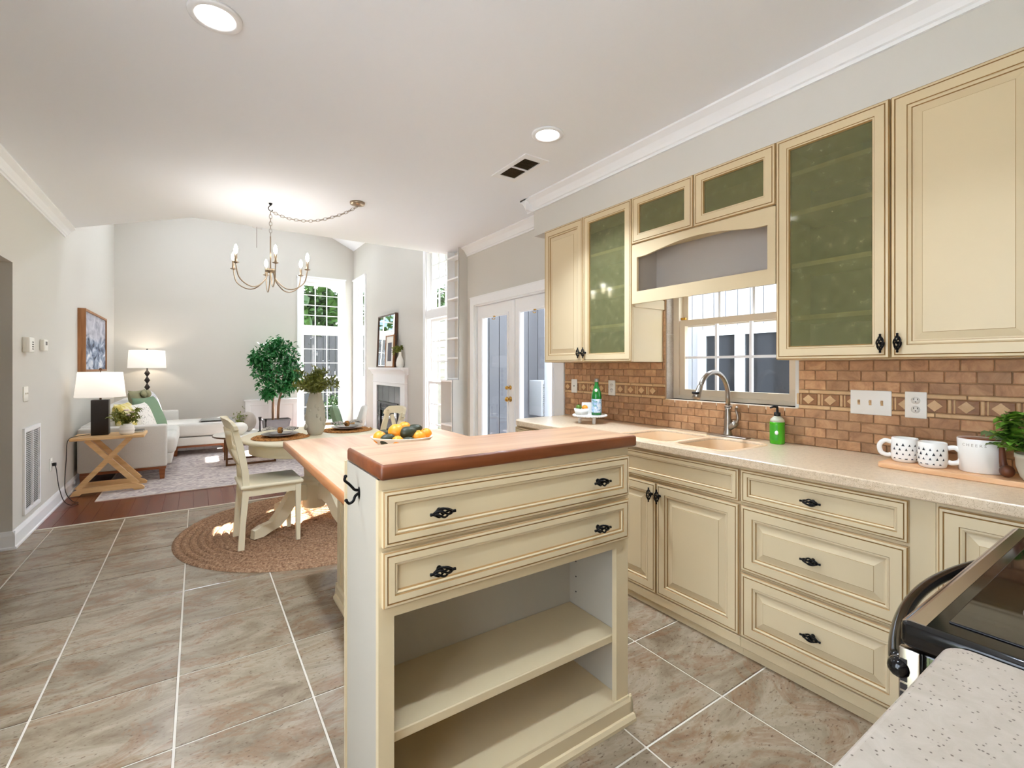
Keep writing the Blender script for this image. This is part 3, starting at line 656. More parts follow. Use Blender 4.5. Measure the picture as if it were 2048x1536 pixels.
for z in (.1, 1.2, 2.1): b = MB(); b.box(-1, 13.62, z, 7.2, 13.66, z + .08); b.build('rail', 'fence', fn)
def tree(label, loc, h, r, nl, seed, L=.22, cat='tree', name='garden_tree', trunk=.12, group=None):
    rnd = random.Random(seed); t = thing(name, label, cat, loc, group=group); b = MB(); o = Vector(loc)
    if trunk: tb = MB(); tb.tube(spline([o, o + Vector((.1, 0, h * .3)), o + Vector((-.1, .1, h * .6)), o + Vector((0, 0, h * .85))], 4), [trunk * (1 - .04 * i) for i in range(13)], 8); tb.build('trunk', 'bark', t)
    cs = []
    blobs = [(o + Vector((rnd.gauss(0, r * .55), rnd.gauss(0, r * .45), h * rnd.uniform(.35 if trunk else .1, .95))), r * rnd.uniform(.3, .55)) for _ in range(14)]
    for _ in range(nl):
        c, q = rnd.choice(blobs); d = Vector((rnd.gauss(0, 1), rnd.gauss(0, 1), rnd.gauss(0, 1))).normalized() * q * rnd.uniform(.55, 1.05); cs.append(c + d)
    leaves(b, cs, L, L * .5, rnd, up=.1); b.build('crown', 'leaft', t, kind='stuff')
for i, a in enumerate([('leafy green tree filling the far window, left one', (2.6, 14.8, -.35), 6.5, 1.9, 4200), ('leafy green tree beyond the far window, right one', (6.6, 18.5, -.35), 7.0, 2.0, 3800), ('tall tree at the back left of the garden', (-2.4, 15.8, -.35), 7.5, 2.2, 3400), ('tree at the far right of the garden', (12, 18.5, -.35), 7.5, 2.2, 2400)]): tree(*a, seed=20 + i, L=.36)
for i, (x, y) in enumerate(((1.5, 12.3), (2.75, 12.0), (4.0, 12.5))): tree(['rounded bush below the far window, left', 'rounded bush below the far window, middle', 'rounded bush below the far window, right'][i], (x, y, -.35), 1.1, .42, 900, 40 + i, .10, 'bush', 'garden_bush', 0, 'bushes in the garden')

# ------------------------------------------------------------------ ceiling lights of the kitchen
def downlight(x, y, label, k=1.0):
    t = thing('recessed_light', label, 'ceiling light', (x, y, ZC), group='recessed kitchen lights')
    b = MB(); b.lathe([(.066, -.004), (.074, -.012), (.094, -.010), (.097, 0), (.066, 0)], (x, y, ZC), 40, closed=True); b.build('trim_ring', 'trim', t)
    b = MB(); b.lathe([(.0665, -.005), (.0, -.005)], (x, y, ZC), 32); b.build('lens', 'lens', t)
    ld = bpy.data.lights.new('downlight', 'AREA'); ld.shape = 'DISK'; ld.size = .13; ld.energy = LAMP_W * k; ld.color = (0.82, 0.95, 1.12); ld.spread = R(104)
    lo = bpy.data.objects.new('downlight', ld); C.objects.link(lo); lo.parent = t; lo.location = (0, 0, -.014)
downlight(.06, 2.23, 'round recessed ceiling light at the top left of the kitchen ceiling')
downlight(1.763, 2.242, 'round recessed ceiling light beside the ceiling air vent')
downlight(.06, .55, 'unseen recessed ceiling light added above the near counter, left', .3)  # out of view; this one and the next are added to light the room
downlight(1.5, .55, 'unseen recessed ceiling light added above the stove', .35)
v = thing('ceiling_vent', 'white ceiling air vent with two dark grilles', 'vent', (1.9, 2.74, ZC))
b = MB(); x0, x1, y0, y1 = 1.80, 2.0, 2.525, 2.955
for a in ((x0, y0, x1, y0 + .055), (x0, y1 - .055, x1, y1), (x0, y0 + .055, x0 + .035, y1 - .055), (x1 - .035, y0 + .055, x1, y1 - .055), (x0 + .035, 2.733, x1 - .035, 2.747)): b.box(a[0], a[1], ZC - .008, a[2], a[3], ZC)
b.build('frame', 'trim', v)
b = MB(); b.box(x0 + .035, y0 + .055, ZC - .0015, x1 - .035, y1 - .055, ZC - .0005); b.build('duct', 'dark', v)
lm = MB(); lm.box(-.065, -.005, -.0008, .065, .005, .0008); lm = lm.mesh('louvre', mat('vent_louvre', rgb(96, 74, 46), .7))
for i in range(22):
    y = y0 + .065 + i * .0145
    if abs(y - 2.74) > .012: put(lm, 'louvre', v, (1.9, y, ZC - .004), Matrix.Rotation(R(40), 3, 'X'))

# ------------------------------------------------------------------ cabinet fronts
RAISED = [(0, 0, 0), (0, .015, 1), (.004, .019, 0), (.012, .020, 1), (.0145, .0165, 1), (.0165, .020, 0), (.052, .020, 1), (.0545, .016, 0), (.060, .018, 0), (.066, .015, 1), (.068, .009, 0), (.073, .009, 0), (.100, .0165, 1), (.1012, .0175, 0)]
FLAT = [(0, 0, 0), (0, .015, 1), (.003, .019, 0), (.009, .020, 1), (.011, .0165, 1), (.013, .020, 0), (.030, .020, 1), (.032, .016, 0), (.036, .018, 0), (.040, .015, 1), (.0425, .009, 0)]
GLASS = [(0, 0, 0), (0, .015, 1), (.004, .019, 0), (.012, .020, 1), (.0145, .0165, 1), (.0165, .020, 0), (.050, .020, 1), (.052, .017, 0), (.058, .017, 1), (.062, .010, 1), (.064, .0, 0)]
# birdcage pull: local x along the bar, z out of the door
b = MB(); b.tube([(0, 0, 0), (0, 0, .004), (0, 0, .018), (0, 0, .024)], [.0085, .0075, .0045, .006], 10)
b.lathe([(.0, -.040), (.0048, -.038), (.0040, -.031), (.0055, -.025), (.0, -.0245)], seg=8, T=Matrix.Translation((0, 0, .028)) @ Matrix.Rotation(R(90), 4, 'Y'))
b.lathe([(.0, .0245), (.0055, .025), (.0040, .031), (.0048, .038), (.0, .040)], seg=8, T=Matrix.Translation((0, 0, .028)) @ Matrix.Rotation(R(90), 4, 'Y'))
for k in range(5):
    pts = []
    for i in range(11):
        t = i / 10; a = 2 * math.pi * k / 5 + t * 2.6; r = .003 + .0095 * math.sin(math.pi * t); pts.append((-.027 + .054 * t, r * math.cos(a), .028 + r * math.sin(a)))
    b.tube(pts, .0031, 6)
PULL = b.mesh('pull', 'iron')
def pull(parent, c, U, N, vertical=False):
    U, N = Vector(U), Vector(N); a = Z if vertical else U
    return put(PULL, 'pull', parent, c, rotm(a, N.cross(a), N))
def front(parent, name, style, o, U, N, u0, u1, z0, z1, pulls=(), vertical=False, pane_m=None, gap=.002):
    o, U, N = Vector(o), Vector(U), Vector(N); w, h = u1 - u0 - 2 * gap, z1 - z0 - 2 * gap
    b = MB(); c = o + U * (u0 + u1) / 2 + Z * (z0 + z1) / 2
    b.rings(w, h, style, c, U, Z, N, fill=style is not GLASS, back=style is not GLASS)
    d = b.build(name, ['cream', 'glaze'], parent)
    if pane_m: pane(d, c + N * .008, w - .124, h - .124, U, N, pane_m)
    for pu, pz in pulls: pull(d, o + U * pu + Z * pz + N * .019, U, N, vertical)
    return d

# ------------------------------------------------------------------ wall cabinets (face at x = 2.37, doors proud of it)
UX, UZ0, UZ1 = 2.372, 1.362, 2.43
def carcass(t, y0, y1, z0, z1, shelves=(), x0=UX, x1=XR, th=.018):
    b = MB(); b.box(x0, y0, z0, x1, y0 + th, z1); b.box(x0, y1 - th, z0, x1, y1, z1); b.box(x0, y0 + th, z1 - th, x1, y1 - th, z1); b.box(x0, y0 + th, z0, x1, y1 - th, z0 + th); b.box(x1 - .008, y0 + th, z0 + th, x1, y1 - th, z1 - th, 1)
    b.box(x0, y0 + th, z0 + th, x0 + .018, y0 + th + .02, z1 - th); b.box(x0, y1 - th - .02, z0 + th, x0 + .018, y1 - th, z1 - th)
    b.build('body', ['cream', 'frame'], t)  # dark wood back panel: the dim interior behind the glass put into colour
    for z in shelves: s = MB(); s.box(x0 + .003, y0 + th + .021, z, x1 - .01, y1 - th - .021, z + .021); s.build('shelf', 'cream', t)
O = (UX, 0, 0); U_ = -Y; N_ = -X
def yf(a, b): return -b, -a               # U = -Y: convert a y range to u
ta = thing('wall_cabinet', 'cream wall cabinet beside the french doors with one solid and one glass door', 'cabinet', (2.52, 2.57, UZ0), group='cream wall cabinets')
carcass(ta, 2.11, 3.035, UZ0, UZ1, (1.60, 1.86, 2.12))
front(ta, 'door', RAISED, O, U_, N_, *yf(2.573, 3.035), UZ0, UZ1, [(-2.60, 1.43)], True)
front(ta, 'door', GLASS, O, U_, N_, *yf(2.11, 2.573), UZ0, UZ1, [(-2.545, 1.43)], True, 'seed')
tb = thing('wall_cabinet', 'low cream cabinet above the sink window with an arched open shelf', 'cabinet', (2.52, 1.65, 1.74), group='cream wall cabinets')
b = MB(); z0, z1 = 2.12, UZ1
b.box(UX, 1.192, z0, XR, 2.109, z0 + .015); b.box(UX, 1.192, z1 - .018, XR, 2.109, z1); b.box(XR - .008, 1.21, z0, XR, 2.09, z1); b.box(UX, 1.192, z0, XR, 1.21, z1); b.box(UX, 2.09, z0, XR, 2.109, z1); b.box(UX, 1.64, z0 + .015, UX + .02, 1.66, z1 - .018)
b.build('body', 'cream', tb)
front(tb, 'door', GLASS, O, U_, N_, *yf(1.651, 2.11), 2.125, UZ1, (), False, 'seed')
front(tb, 'door', GLASS, O, U_, N_, *yf(1.19, 1.649), 2.125, UZ1, (), False, 'seed')
# arched front board of the open shelf: outline with the opening, as a strip of quads
b = MB(); ya, yb, za, zb = 1.192, 2.109, 1.738, 2.12; oa, ob = 1.232, 2.068; nseg = 24
def atop(y): t = (y - 1.65) / .418; return 2.035 + .042 * (max(0, math.cos(t * math.pi / 2 * 1.15)) ** 1.2 if abs(t) < .87 else 0)
xf = UX - .014
b.box(xf, ya, za, UX + .004, yb, 1.815); b.box(xf, ya, 1.815, UX + .004, oa, zb); b.box(xf, ob, 1.815, UX + .004, yb, zb)
for i in range(nseg):
    p, q = oa + (ob - oa) * i / nseg, oa + (ob - oa) * (i + 1) / nseg
    b.add([(x, y, z) for x in (xf, UX + .004) for y, z in ((p, atop(p)), (q, atop(q)), (q, zb), (p, zb))], [(0, 1, 2, 3), (4, 5, 6, 7), (0, 1, 5, 4), (2, 3, 7, 6)])
b.build('arched_front', 'cream', tb)
b = MB(); b.box(UX + .005, ya + .018, 1.80, XR - .09, yb - .018, 1.815, 1); b.box(XR - .1, ya + .018, 1.815, XR - .09, yb - .018, zb, 0); b.box(UX + .005, ya, 1.78, XR - .09, ya + .018, zb, 0); b.box(UX + .005, yb - .018, 1.78, XR - .09, yb, zb, 0)
b.build('open_shelf', ['niche', 'cream'], tb)
b = MB(); b.box(UX + .005, yb - .012, 1.72, XR - .01, yb - .0005, 1.78); b.build('side_cleat', 'cream', tb)
tc_ = thing('wall_cabinet', 'large cream wall cabinet above the switches, one glass door and one solid', 'cabinet', (2.52, .73, UZ0), group='cream wall cabinets')
carcass(tc_, .275, 1.19, UZ0, UZ1, (1.55, 1.80, 2.05, 2.24))
front(tc_, 'door', GLASS, O, U_, N_, *yf(.733, 1.19), UZ0, UZ1, [(-.757, 1.425)], True, 'seed')
front(tc_, 'door', RAISED, O, U_, N_, *yf(.275, .732), UZ0, UZ1, [(-.70, 1.425)], True)

# ------------------------------------------------------------------ base cabinets (face at x = 2.078)
BX = 2.078; OB = (BX, 0, 0)
def base_body(t, y0, y1, hollow=False):
    if hollow:
        b = MB(); b.box(BX, y0, .045, BX + .02, y1, .872); b.box(BX + .02, y0, .045, XR - .002, y0 + .018, .872); b.box(BX + .02, y1 - .018, .045, XR - .002, y1, .872); b.box(BX + .02, y0 + .018, .045, XR - .002, y1 - .018, .1); b.box(BX + .012, y0, .0, XR - .01, y1, .045); b.box(BX - .012, y0, .045, BX, y1, .092, bev=.003, seg=1); b.build('body', 'cream', t); return
    b = MB(); b.box(BX, y0, .045, XR - .002, y1, .872); b.box(BX + .012, y0, .0, XR - .01, y1, .045); b.box(BX - .012, y0, .045, BX, y1, .092, bev=.003, seg=1); b.build('body', 'cream', t)
t1 = thing('base_cabinet', 'cream sink base cabinet with two doors under a false drawer front', 'cabinet', (2.4, 1.67, 0), group='cream base cabinets')
base_body(t1, 1.202, 2.125, True)
front(t1, 'drawer', FLAT, OB, U_, N_, *yf(1.205, 2.122), .71, .862)
front(t1, 'door', RAISED, OB, U_, N_, *yf(1.205, 1.672), .097, .70, [(-1.647, .635)], True)
front(t1, 'door', RAISED, OB, U_, N_, *yf(1.674, 2.122), .097, .70, [(-1.70, .635)], True)
t2 = thing('base_cabinet', 'cream base cabinet with a stack of three drawers', 'cabinet', (2.4, .9, 0), group='cream base cabinets')
base_body(t2, .52, 1.201)
for za, zb, st in ((.71, .862, FLAT), (.400, .70, RAISED), (.097, .392, RAISED)): front(t2, 'drawer', st, OB, U_, N_, *yf(.588, 1.199), za, zb, [(-.893, (za + zb) / 2)])
t3 = thing('base_cabinet', 'narrow cream corner cabinet door behind the stove', 'cabinet', (2.4, .4, 0), group='cream base cabinets')
base_body(t3, -.40, .519)
front(t3, 'door', RAISED, OB, U_, N_, *yf(.20, .512), .097, .862)
t4 = thing('base_cabinet', 'cream base cabinet at the far end of the counter behind the island', 'cabinet', (2.4, 2.57, 0), group='cream base cabinets')
base_body(t4, 2.126, 3.03)
front(t4, 'drawer', FLAT, OB, U_, N_, *yf(2.13, 3.026), .71, .862)
front(t4, 'door', RAISED, OB, U_, N_, *yf(2.13, 2.577), .097, .70, [(-2.55, .635)], True); front(t4, 'door', RAISED, OB, U_, N_, *yf(2.579, 3.026), .097, .70, [(-2.60, .635)], True)
# worktop with sink cut-outs
h1 = rrect(2.14, 1.315, 2.53, 1.625, .07); h2 = rrect(2.14, 1.665, 2.55, 2.035, .07)
mb = slab(rrect(2.048, -.41, XR - .001, 3.09, .13, 8, (0, 0, 0, 1)), [h1, h2], .873, .914, .006)
tag(mb.build('countertop', 'counter', origin=(2.36, 1.4, .873)), 'long speckled beige worktop along the window wall', 'countertop')
sk = thing('double_sink', 'beige double bowl sink set in the worktop under the window', 'sink', (2.34, 1.67, .70))
for (x0, y0, x1, y1) in ((2.136, 1.311, 2.534, 1.629), (2.136, 1.661, 2.554, 2.039)):
    b = MB(); rings_ = []
    for ins, z, r in ((0, .909, .074), (.006, .90, .07), (.012, .80, .07), (.03, .725, .06), (.06, .712, .04), (.15, .708, .02)):
        rings_.append([(x, y, z) for x, y in rrect(x0 + ins, y0 + ins, x1 - ins, y1 - ins, r)])
    n = len(rings_[0]); vs_ = [p for r in rings_ for p in r]
    b.add(vs_, [(i * n + k, i * n + (k + 1) % n, (i + 1) * n + (k + 1) % n, (i + 1) * n + k) for i in range(len(rings_) - 1) for k in range(n)] + [tuple((len(rings_) - 1) * n + k for k in range(n))], 0, True)
    bo = b.build('bowl', 'sink', sk)
    d = MB(); d.lathe([(.0, .002), (.04, .002), (.045, .0)], ((x0 + x1) / 2, (y0 + y1) / 2, .709), 20); d.build('drain', 'chrome', bo)
b = MB()
for (x0, y0, x1, y1) in ((2.12, 1.295, 2.55, 1.645), (2.12, 1.645, 2.57, 2.055)):
    o_ = rrect(x0, y0, x1, y1, .085); i_ = rrect(x0 + .018, y0 + .018, x1 - .018, y1 - .018, .07); n = len(o_)
    b.add([(x, y, .9145) for x, y in o_] + [(x + (-(x - (x0 + x1) / 2)) * .02, y + (-(y - (y0 + y1) / 2)) * .02, .918) for x, y in o_] + [(x, y, .918) for x, y in i_] + [(x, y, .908) for x, y in i_], [(j * n + k, j * n + (k + 1) % n, (j + 1) * n + (k + 1) % n, (j + 1) * n + k) for j in range(3) for k in range(n)], 0, True)
b.build('rim', 'sink', sk)
# faucet
fx, fy = 2.618, 1.60
f = thing('kitchen_faucet', 'brushed steel gooseneck pull-down faucet with side lever', 'faucet', (fx, fy, .914))
b = MB(); b.box(fx - .028, fy - .125, .914, fx + .028, fy + .125, .922, bev=.004); b.build('deck_plate', 'steel', f)
b = MB(); b.lathe([(.026, 0), (.025, .01), (.019, .03), (.021, .07), (.018, .11), (.0165, .15), (.017, .17)], (fx, fy, .921), 20); b.lathe([(.019, 0), (.02, .004), (.019, .008)], (fx, fy, 1.09), 20); b.build('body', 'steel', f)
b = MB(); pts = [(fx, fy, 1.09), (fx, fy, 1.15)] + arc((fx - .142, fy, 1.155), .142, 0, 152, 18); b.tube(pts, .0135, 14); b.build('spout', 'steel', f)
e = Vector(pts[-1]); dr_ = (e - Vector(pts[-2])).normalized()
b = MB(); b.tube([e, e + dr_ * .005, e + dr_ * .03, e + dr_ * .06, e + dr_ * .082], [.0145, .016, .0165, .020, .022], 16); b.build('spray_head', 'steel', f)
b = MB(); b.box(-.012, -.02, -.006, .004, .02, .006, bev=.003, T=Matrix.Translation(e + dr_ * .045 + Vector((-.018, 0, 0)))); b.build('spray_button', 'wire', f)
b = MB(); b.tube([(fx, fy, .955), (fx, fy - .035, .985), (fx, fy - .05, 1.0)], [.014, .019, .018], 14); b.tube(spline([(fx, fy - .05, 1.0), (fx, fy - .062, 1.03), (fx - .002, fy - .052, 1.075), (fx - .004, fy - .06, 1.095)], 4), [.010, .009, .008, .007, .0065, .006, .0065, .007, .0075, .008, .0085, .008, .006], 10); b.build('lever', 'steel', f)
# backsplash
bs = MB(); wall_boxes(bs, 'y', XR - .005, XR - .0005, YB + .002, 3.152, .914, UZ0 + .5, [(KW[0] - .02, KW[1], 1.085, UZ0 + .5)]); bs = bs.build('backsplash', 'splashgrout', wall_right)
TW, G2 = .1016, .0032
def splash_tile(ya, yb, za, zb, mtl='splash', t=.0085):
    if yb - ya < .012: return
    k = ('s', round(yb - ya, 3), round(zb - za, 3), mtl, t)
    if k not in tcache:
        bb = MB(); bb.box(-(yb - ya - G2) / 2, -(zb - za - G2) / 2, 0, (yb - ya - G2) / 2, (zb - za - G2) / 2, t, bev=.0022, seg=1); tcache[k] = bb.mesh('tile', mtl)
    put(tcache[k], 'tile', bs, (XR - .004, (ya + yb) / 2, (za + zb) / 2), rotm(-Y, Z, -X))
def row(ya, yb, za, zb, off, w, mtl='splash', t=.0085):
    y = ya - (ya - off) % w if (ya - off) % w else ya
    while y < yb - .004: splash_tile(max(y, ya), min(y + w, yb), za, zb, mtl, t); y += w
rows = [(.914 + .0483 * i, .914 + .0483 * (i + 1), i) for i in range(4)] + [(1.2085 + .0505 * i, 1.2085 + .0505 * (i + 1), i + 5) for i in range(3)]
segs = lambda z: [(.24, 3.15)] if z < 1.1 else [(.24, KW[0] - .022), (KW[1] + .002, 3.15)]
for za, zb, i in rows:
    for ya, yb in segs(za): row(ya, min(yb, 3.15), za, zb, .03 + (i % 2) * TW / 2, TW)
for i in range(7): row(KW[1] + .002, 2.108, 1.36 + .0505 * i, 1.36 + .0505 * (i + 1), KW[1] + .002, .2)
for ya, yb in segs(1.12):
    row(ya, yb, 1.1072, 1.127, .06, .2032, 'strip', .011); row(ya, yb, 1.1885, 1.2085, .16, .2032, 'strip', .011)
    row(ya, yb, 1.127, 1.1885, .02, .1016, 'deco', .006)
    y = ya - (ya - .02) % .1016
    dm = tcache.setdefault('dia', MB().prism([(-.027, 0), (0, -.025), (.027, 0), (0, .025)], (0, 0, 0), X, Y, Z, .009).mesh('diamond', 'strip'))
    bar = tcache.setdefault('bar', MB().box(-.006, -.029, 0, .006, .029, .010, bev=.003).mesh('rope_bar', 'strip'))
    while y < yb - .05:
        if y > ya - .02:
            put(dm, 'tile', bs, (XR - .0045, y + .042, 1.158), rotm(-Y, Z, -X)); put(bar, 'tile', bs, (XR - .0045, y + .094, 1.158), rotm(-Y, Z, -X)); put(bar, 'tile', bs, (XR - .0045, y + .079, 1.158), rotm(-Y, Z, -X), (.6, 1, .8))
        y += .1016
# switch and socket plates
def plate_thing(name, label, cat, o, U, N, w, h, kind, col='plate'):
    o, U, N = Vector(o), Vector(U), Vector(N); t = thing(name, label, cat, o); Rm = Matrix.Translation(o) @ rotm(U, Z, N).to_4x4(); b = MB()
    b.box(-w / 2, -h / 2, 0, w / 2, h / 2, .006, bev=.003, T=Rm); b.build('cover_plate', col, t)
    if kind[0] == 'switch':
        for i in range(kind[1]):
            x = (i - (kind[1] - 1) / 2) * .046; b = MB(); b.box(x - .005, -.012, .004, x + .005, .012, .007, T=Rm); b.box(x - .0035, -.002, .006, x + .0035, .009, .016, bev=.0015, T=Rm); b.build('toggle', 'strip' if kind[1] == 3 else 'plate', t)
    if kind[0] == 'socket':
        for z in (-.02, .02):
            b = MB(); b.tube([(0, z, .004), (0, z, .0075)], [.0165, .0165], 20, T=Rm); r_ = b.build('receptacle', 'plate', t)
            b = MB(); b.box(-.008, z + .002, .0072, -.0055, z + .010, .0079, T=Rm); b.box(.0055, z + .002, .0072, .008, z + .009, .0079, T=Rm); b.tube([(0, z - .006, .0072), (0, z - .006, .0079)], [.0025, .0025], 8, T=Rm); b.build('slot', 'dark', r_)
    if kind[0] == 'jack': b = MB(); b.tube([(0, .0, .005), (0, 0, .008)], [.005, .005], 12, T=Rm); b.build('jack', 'dark', t)
    return t
XT = XR - .0125
plate_thing('light_switch', 'white three-toggle switch plate on the brown backsplash', 'switch', (XT, .905, 1.158), -Y, -X, .165, .116, ('switch', 3))
plate_thing('wall_socket', 'white double socket next to the three-toggle switch plate', 'socket', (XT, .735, 1.158), -Y, -X, .078, .118, ('socket',))
plate_thing('wall_socket', 'white double socket right of the green bottle', 'socket', (XT, 2.585, 1.165), -Y, -X, .072, .116, ('socket',))
plate_thing('wall_jack', 'white jack plate left of the green bottle', 'wall plate', (XT, 3.02, 1.165), -Y, -X, .072, .116, ('jack',))

# ------------------------------------------------------------------ island
tI = thing('kitchen_island', 'cream two-level kitchen island with drawers and open shelves', 'island', (.88, 1.9, 0))
IX0, IX1, IY0, IY1 = .40, 1.353, 1.235, 1.56
b = MB(); b.box(IX0, IY0, 0, IX0 + .02, IY1, 1.027); b.box(IX1 - .02, IY0, 0, IX1, IY1, 1.027); b.box(IX0 + .02, IY1 - .02, 0, IX1 - .02, IY1, 1.027)
b.box(IX0 + .02, IY0, 1.0, IX1 - .02, IY1 - .02, 1.027); b.box(IX0 + .02, IY0 + .03, .66, IX1 - .02, IY1 - .02, .672)
b.build('body', 'inner', tI)
b = MB(); b.box(IX0 + .021, IY0, .06, IX1 - .021, IY1 - .021, .0775); b.build('shelf', 'cream', tI)
b = MB(); b.box(IX0 - .0012, IY0 - .004, .078, IX0 + .042, IY0 + .018, 1.027); b.box(IX1 - .06, IY0 - .004, .078, IX1 + .0012, IY0 + .018, 1.027); b.box(IX0 + .042, IY0 - .004, .655, IX1 - .06, IY0 + .018, .70); b.box(IX0 + .042, IY0 - .004, .835, IX1 - .06, IY0 + .018, .85); b.box(IX0 + .042, IY0 - .004, .995, IX1 - .06, IY0 + .018, 1.027)
b.build('face_frame', 'cream', tI)
b = MB(); b.box(IX0 - .006, IY1 - .012, 0, IX0 + .004, IY1 + .002, 1.027); b.build('corner_trim', 'cream', tI)
b = MB(); b.box(IX0 + .021, IY0 + .022, .29, IX1 - .021, IY1 - .021, .32, bev=.003, seg=1); b.build('shelf', 'cream', tI)
b = MB()
for z in [.12 + .064 * i for i in range(9)]:
    for y in (IY0 + .05, IY1 - .06): b.tube([(IX1 - .0195, y, z), (IX1 - .0215, y, z)], [.003, .003], 8)
b.build('peg_hole', 'dark', tI, kind='stuff')
OI = (0, IY0 - .004, 0)
front(tI, 'drawer', FLAT, OI, X, -Y, .405, 1.343, .847, 1.0, [(.565, .925), (1.178, .925)])
front(tI, 'drawer', FLAT, OI, X, -Y, .405, 1.343, .686, .838, [(.565, .762), (1.178, .762)])
b = MB()
def skirting(b, a, c, n, h=.088):
    a, c, n = Vector(a), Vector(c), Vector(n); d = c - a; b.prism([(0, 0), (.03, 0), (.03, .012), (.022, .024), (.014, .026), (.014, h - .018), (.008, h - .008), (.006, h), (0, h)], a, n, Z, d.normalized(), d.length)
skirting(b, (IX0 - .01, IY0 - .004, 0), (IX1 + .014, IY0 - .004, 0), -Y); skirting(b, (IX1, IY0 - .018, 0), (IX1, IY1, 0), X); b.build('skirting', 'cream', tI)
def block_top(name, x0, y0, x1, y1, z0, z1, m1, m2):
    b = MB(); bv = .008; c = .012
    b.box(x0, y0, z0, x1, y1, z1 - .0, 1, bev=bv, seg=2); top = MB()
    b.add([(x0 + bv, y0 + bv, z1 + .0003), (x1 - bv, y0 + bv, z1 + .0003), (x1 - bv, y1 - bv, z1 + .0003), (x0 + bv, y1 - bv, z1 + .0003)], [(0, 1, 2, 3)], 0)
    return b.build(name, [m1, m2], tI)
block_top('raised_top', .398, 1.208, 1.379, 1.545, 1.029, 1.070, 'block', 'blockedge')
block_top('lower_top', .395, 1.562, 1.352, 2.885, .874, .914, 'block_y', 'blockedge_y')
b = MB(); b.box(.675, IY1 + .001, 0, 1.33, 2.80, .874); b.build('lower_body', 'cream', tI)
b = MB(); skirting(b, (.675, IY1, 0), (.675, 2.80, 0), -X); skirting(b, (.66, 2.80, 0), (1.34, 2.80, 0), Y); skirting(b, (1.33, IY1, 0), (1.33, 2.8, 0), X); b.box(.668, 2.74, .09, .6755, 2.80, .874); b.build('skirting', 'cream', tI)
# iron hook on the island end
hk = thing('coat_hook', 'black iron double hook on the end panel of the island', 'hook', (.398, 1.46, .97))
T = Matrix.Translation((.3995, 1.41, .955)) @ rotm(-Y, Z, -X).to_4x4() @ Matrix.Scale(.68, 4)
b = MB(); b.ball((0, 0, .002), (.013, .028, .004), 16, 8, T=T); b.build('back_plate', 'iron', hk)
b = MB(); b.tube(spline([(0, .012, .004), (0, .016, .02), (0, .03, .032), (0, .045, .045), (0, .062, .062), (0, .078, .060)], 5), .0062, 8, T=T); b.ball((0, .079, .059), .008, 8, 6, T=T)
b.tube(spline([(0, -.002, .004), (0, -.012, .018), (0, -.032, .026), (0, -.040, .044), (0, -.026, .056)], 5), .0062, 8, T=T); b.ball((0, -.025, .056), .008, 8, 6, T=T); b.build('hook', 'iron', hk)

# ------------------------------------------------------------------ stove and near counter
mb = slab(rrect(-.6, -.41, .945, .222, .03, 6, (0, 0, 1, 1)), [], .872, .914, .008)
nc = tag(mb.build('countertop', 'counter2', origin=(.17, -.1, .872)), 'speckled off-white worktop in the near right corner beside the stove', 'countertop')
t5 = thing('base_cabinet', 'cream base cabinet under the near speckled worktop', 'cabinet', (.17, -.1, 0), group='cream base cabinets')
b = MB(); b.box(-.59, -.40, .045, .94, .18, .871); b.box(-.58, -.40, 0, .93, .14, .045); b.build('body', 'cream', t5)
for k in range(3): front(t5, 'door', RAISED, (0, .18, 0), -X, Y, .59 - .51 * (k + 1) , .59 - .51 * k, .097, .862, [(.55 - .51 * k, .79)], True)
st = thing('stove', 'black glass-top stove with bowed oven handle', 'stove', (1.34, -.06, 0))
sx0, sx1, sy1 = .957, 1.738, .285
b = MB(); b.box(sx0, -.38, .02, sx1, .20, .895, bev=.004); b.build('body', 'blacke', st)
b = MB(); b.box(sx0 - .004, -.39, .874, sx1 + .004, sy1, .918, bev=.012, seg=3); b.build('cooktop_frame', 'blacke', st)
b = MB(); b.add([(sx0 + .004, .252, .9185), (sx1 - .004, .252, .9185), (sx1 - .004, .272, .9192), (sx0 + .004, .272, .9192), (sx1 - .004, .283, .914), (sx0 + .004, .283, .914), (sx0 + .004, .252, .915), (sx1 - .004, .252, .915)], [(0, 1, 2, 3), (3, 2, 4, 5), (6, 7, 1, 0), (6, 5, 4, 7), (0, 3, 5, 6), (1, 7, 4, 2)]); b.build('front_trim', 'stainless', st)
b = MB(); b.box(sx0 + .045, -.34, .9175, sx1 - .045, sy1 - .05, .9215, bev=.0015, seg=1); b.build('cooktop_glass', 'blackg', st)
b = MB()
for cx, cy, r in ((1.15, .09, .085), (1.55, .09, .105), (1.15, -.2, .1), (1.55, -.2, .08)):
    b.lathe([(r, .0), (r, .0004), (r - .003, .0004), (r - .003, 0)], (cx, cy, .9215), 40, closed=True); b.lathe([(r * .55, .0), (r * .55, .0004), (r * .55 - .002, .0004), (r * .55 - .002, 0)], (cx, cy, .9215), 32, closed=True)
b.build('burner_mark', mat('burner_print', rgb(110, 104, 98), .3), st)
b = MB(); b.box(sx0 + .012, .205, .20, sx1 - .004, .280, .87, bev=.006); od = b.build('oven_door', 'blackg', st)
b = MB(); b.box(sx0 - .002, .258, .22, sx0 + .012, .286, .872, bev=.002); b.build('door_edge', 'stainless', od)
b = MB()
for i in range(24): b.box(sx0 - .003, .2745, .845 - i * .0135, sx0 + .002, .2835, .8545 - i * .0135)
b.build('vent_slot', 'dark', od, kind='stuff')
b = MB(); pts = []
for i in range(25): t = i / 24; pts.append((sx0 + .004 + (sx1 - sx0 - .008) * t, .286 + .07 * (math.sin(math.pi * t) ** .8 if 0 < t < 1 else 0), .836))
b.tube(pts, .012, 12); b.ball(pts[0], .017, 12, 8); b.ball(pts[-1], .017, 12, 8); b.build('oven_handle', 'blacke', od)
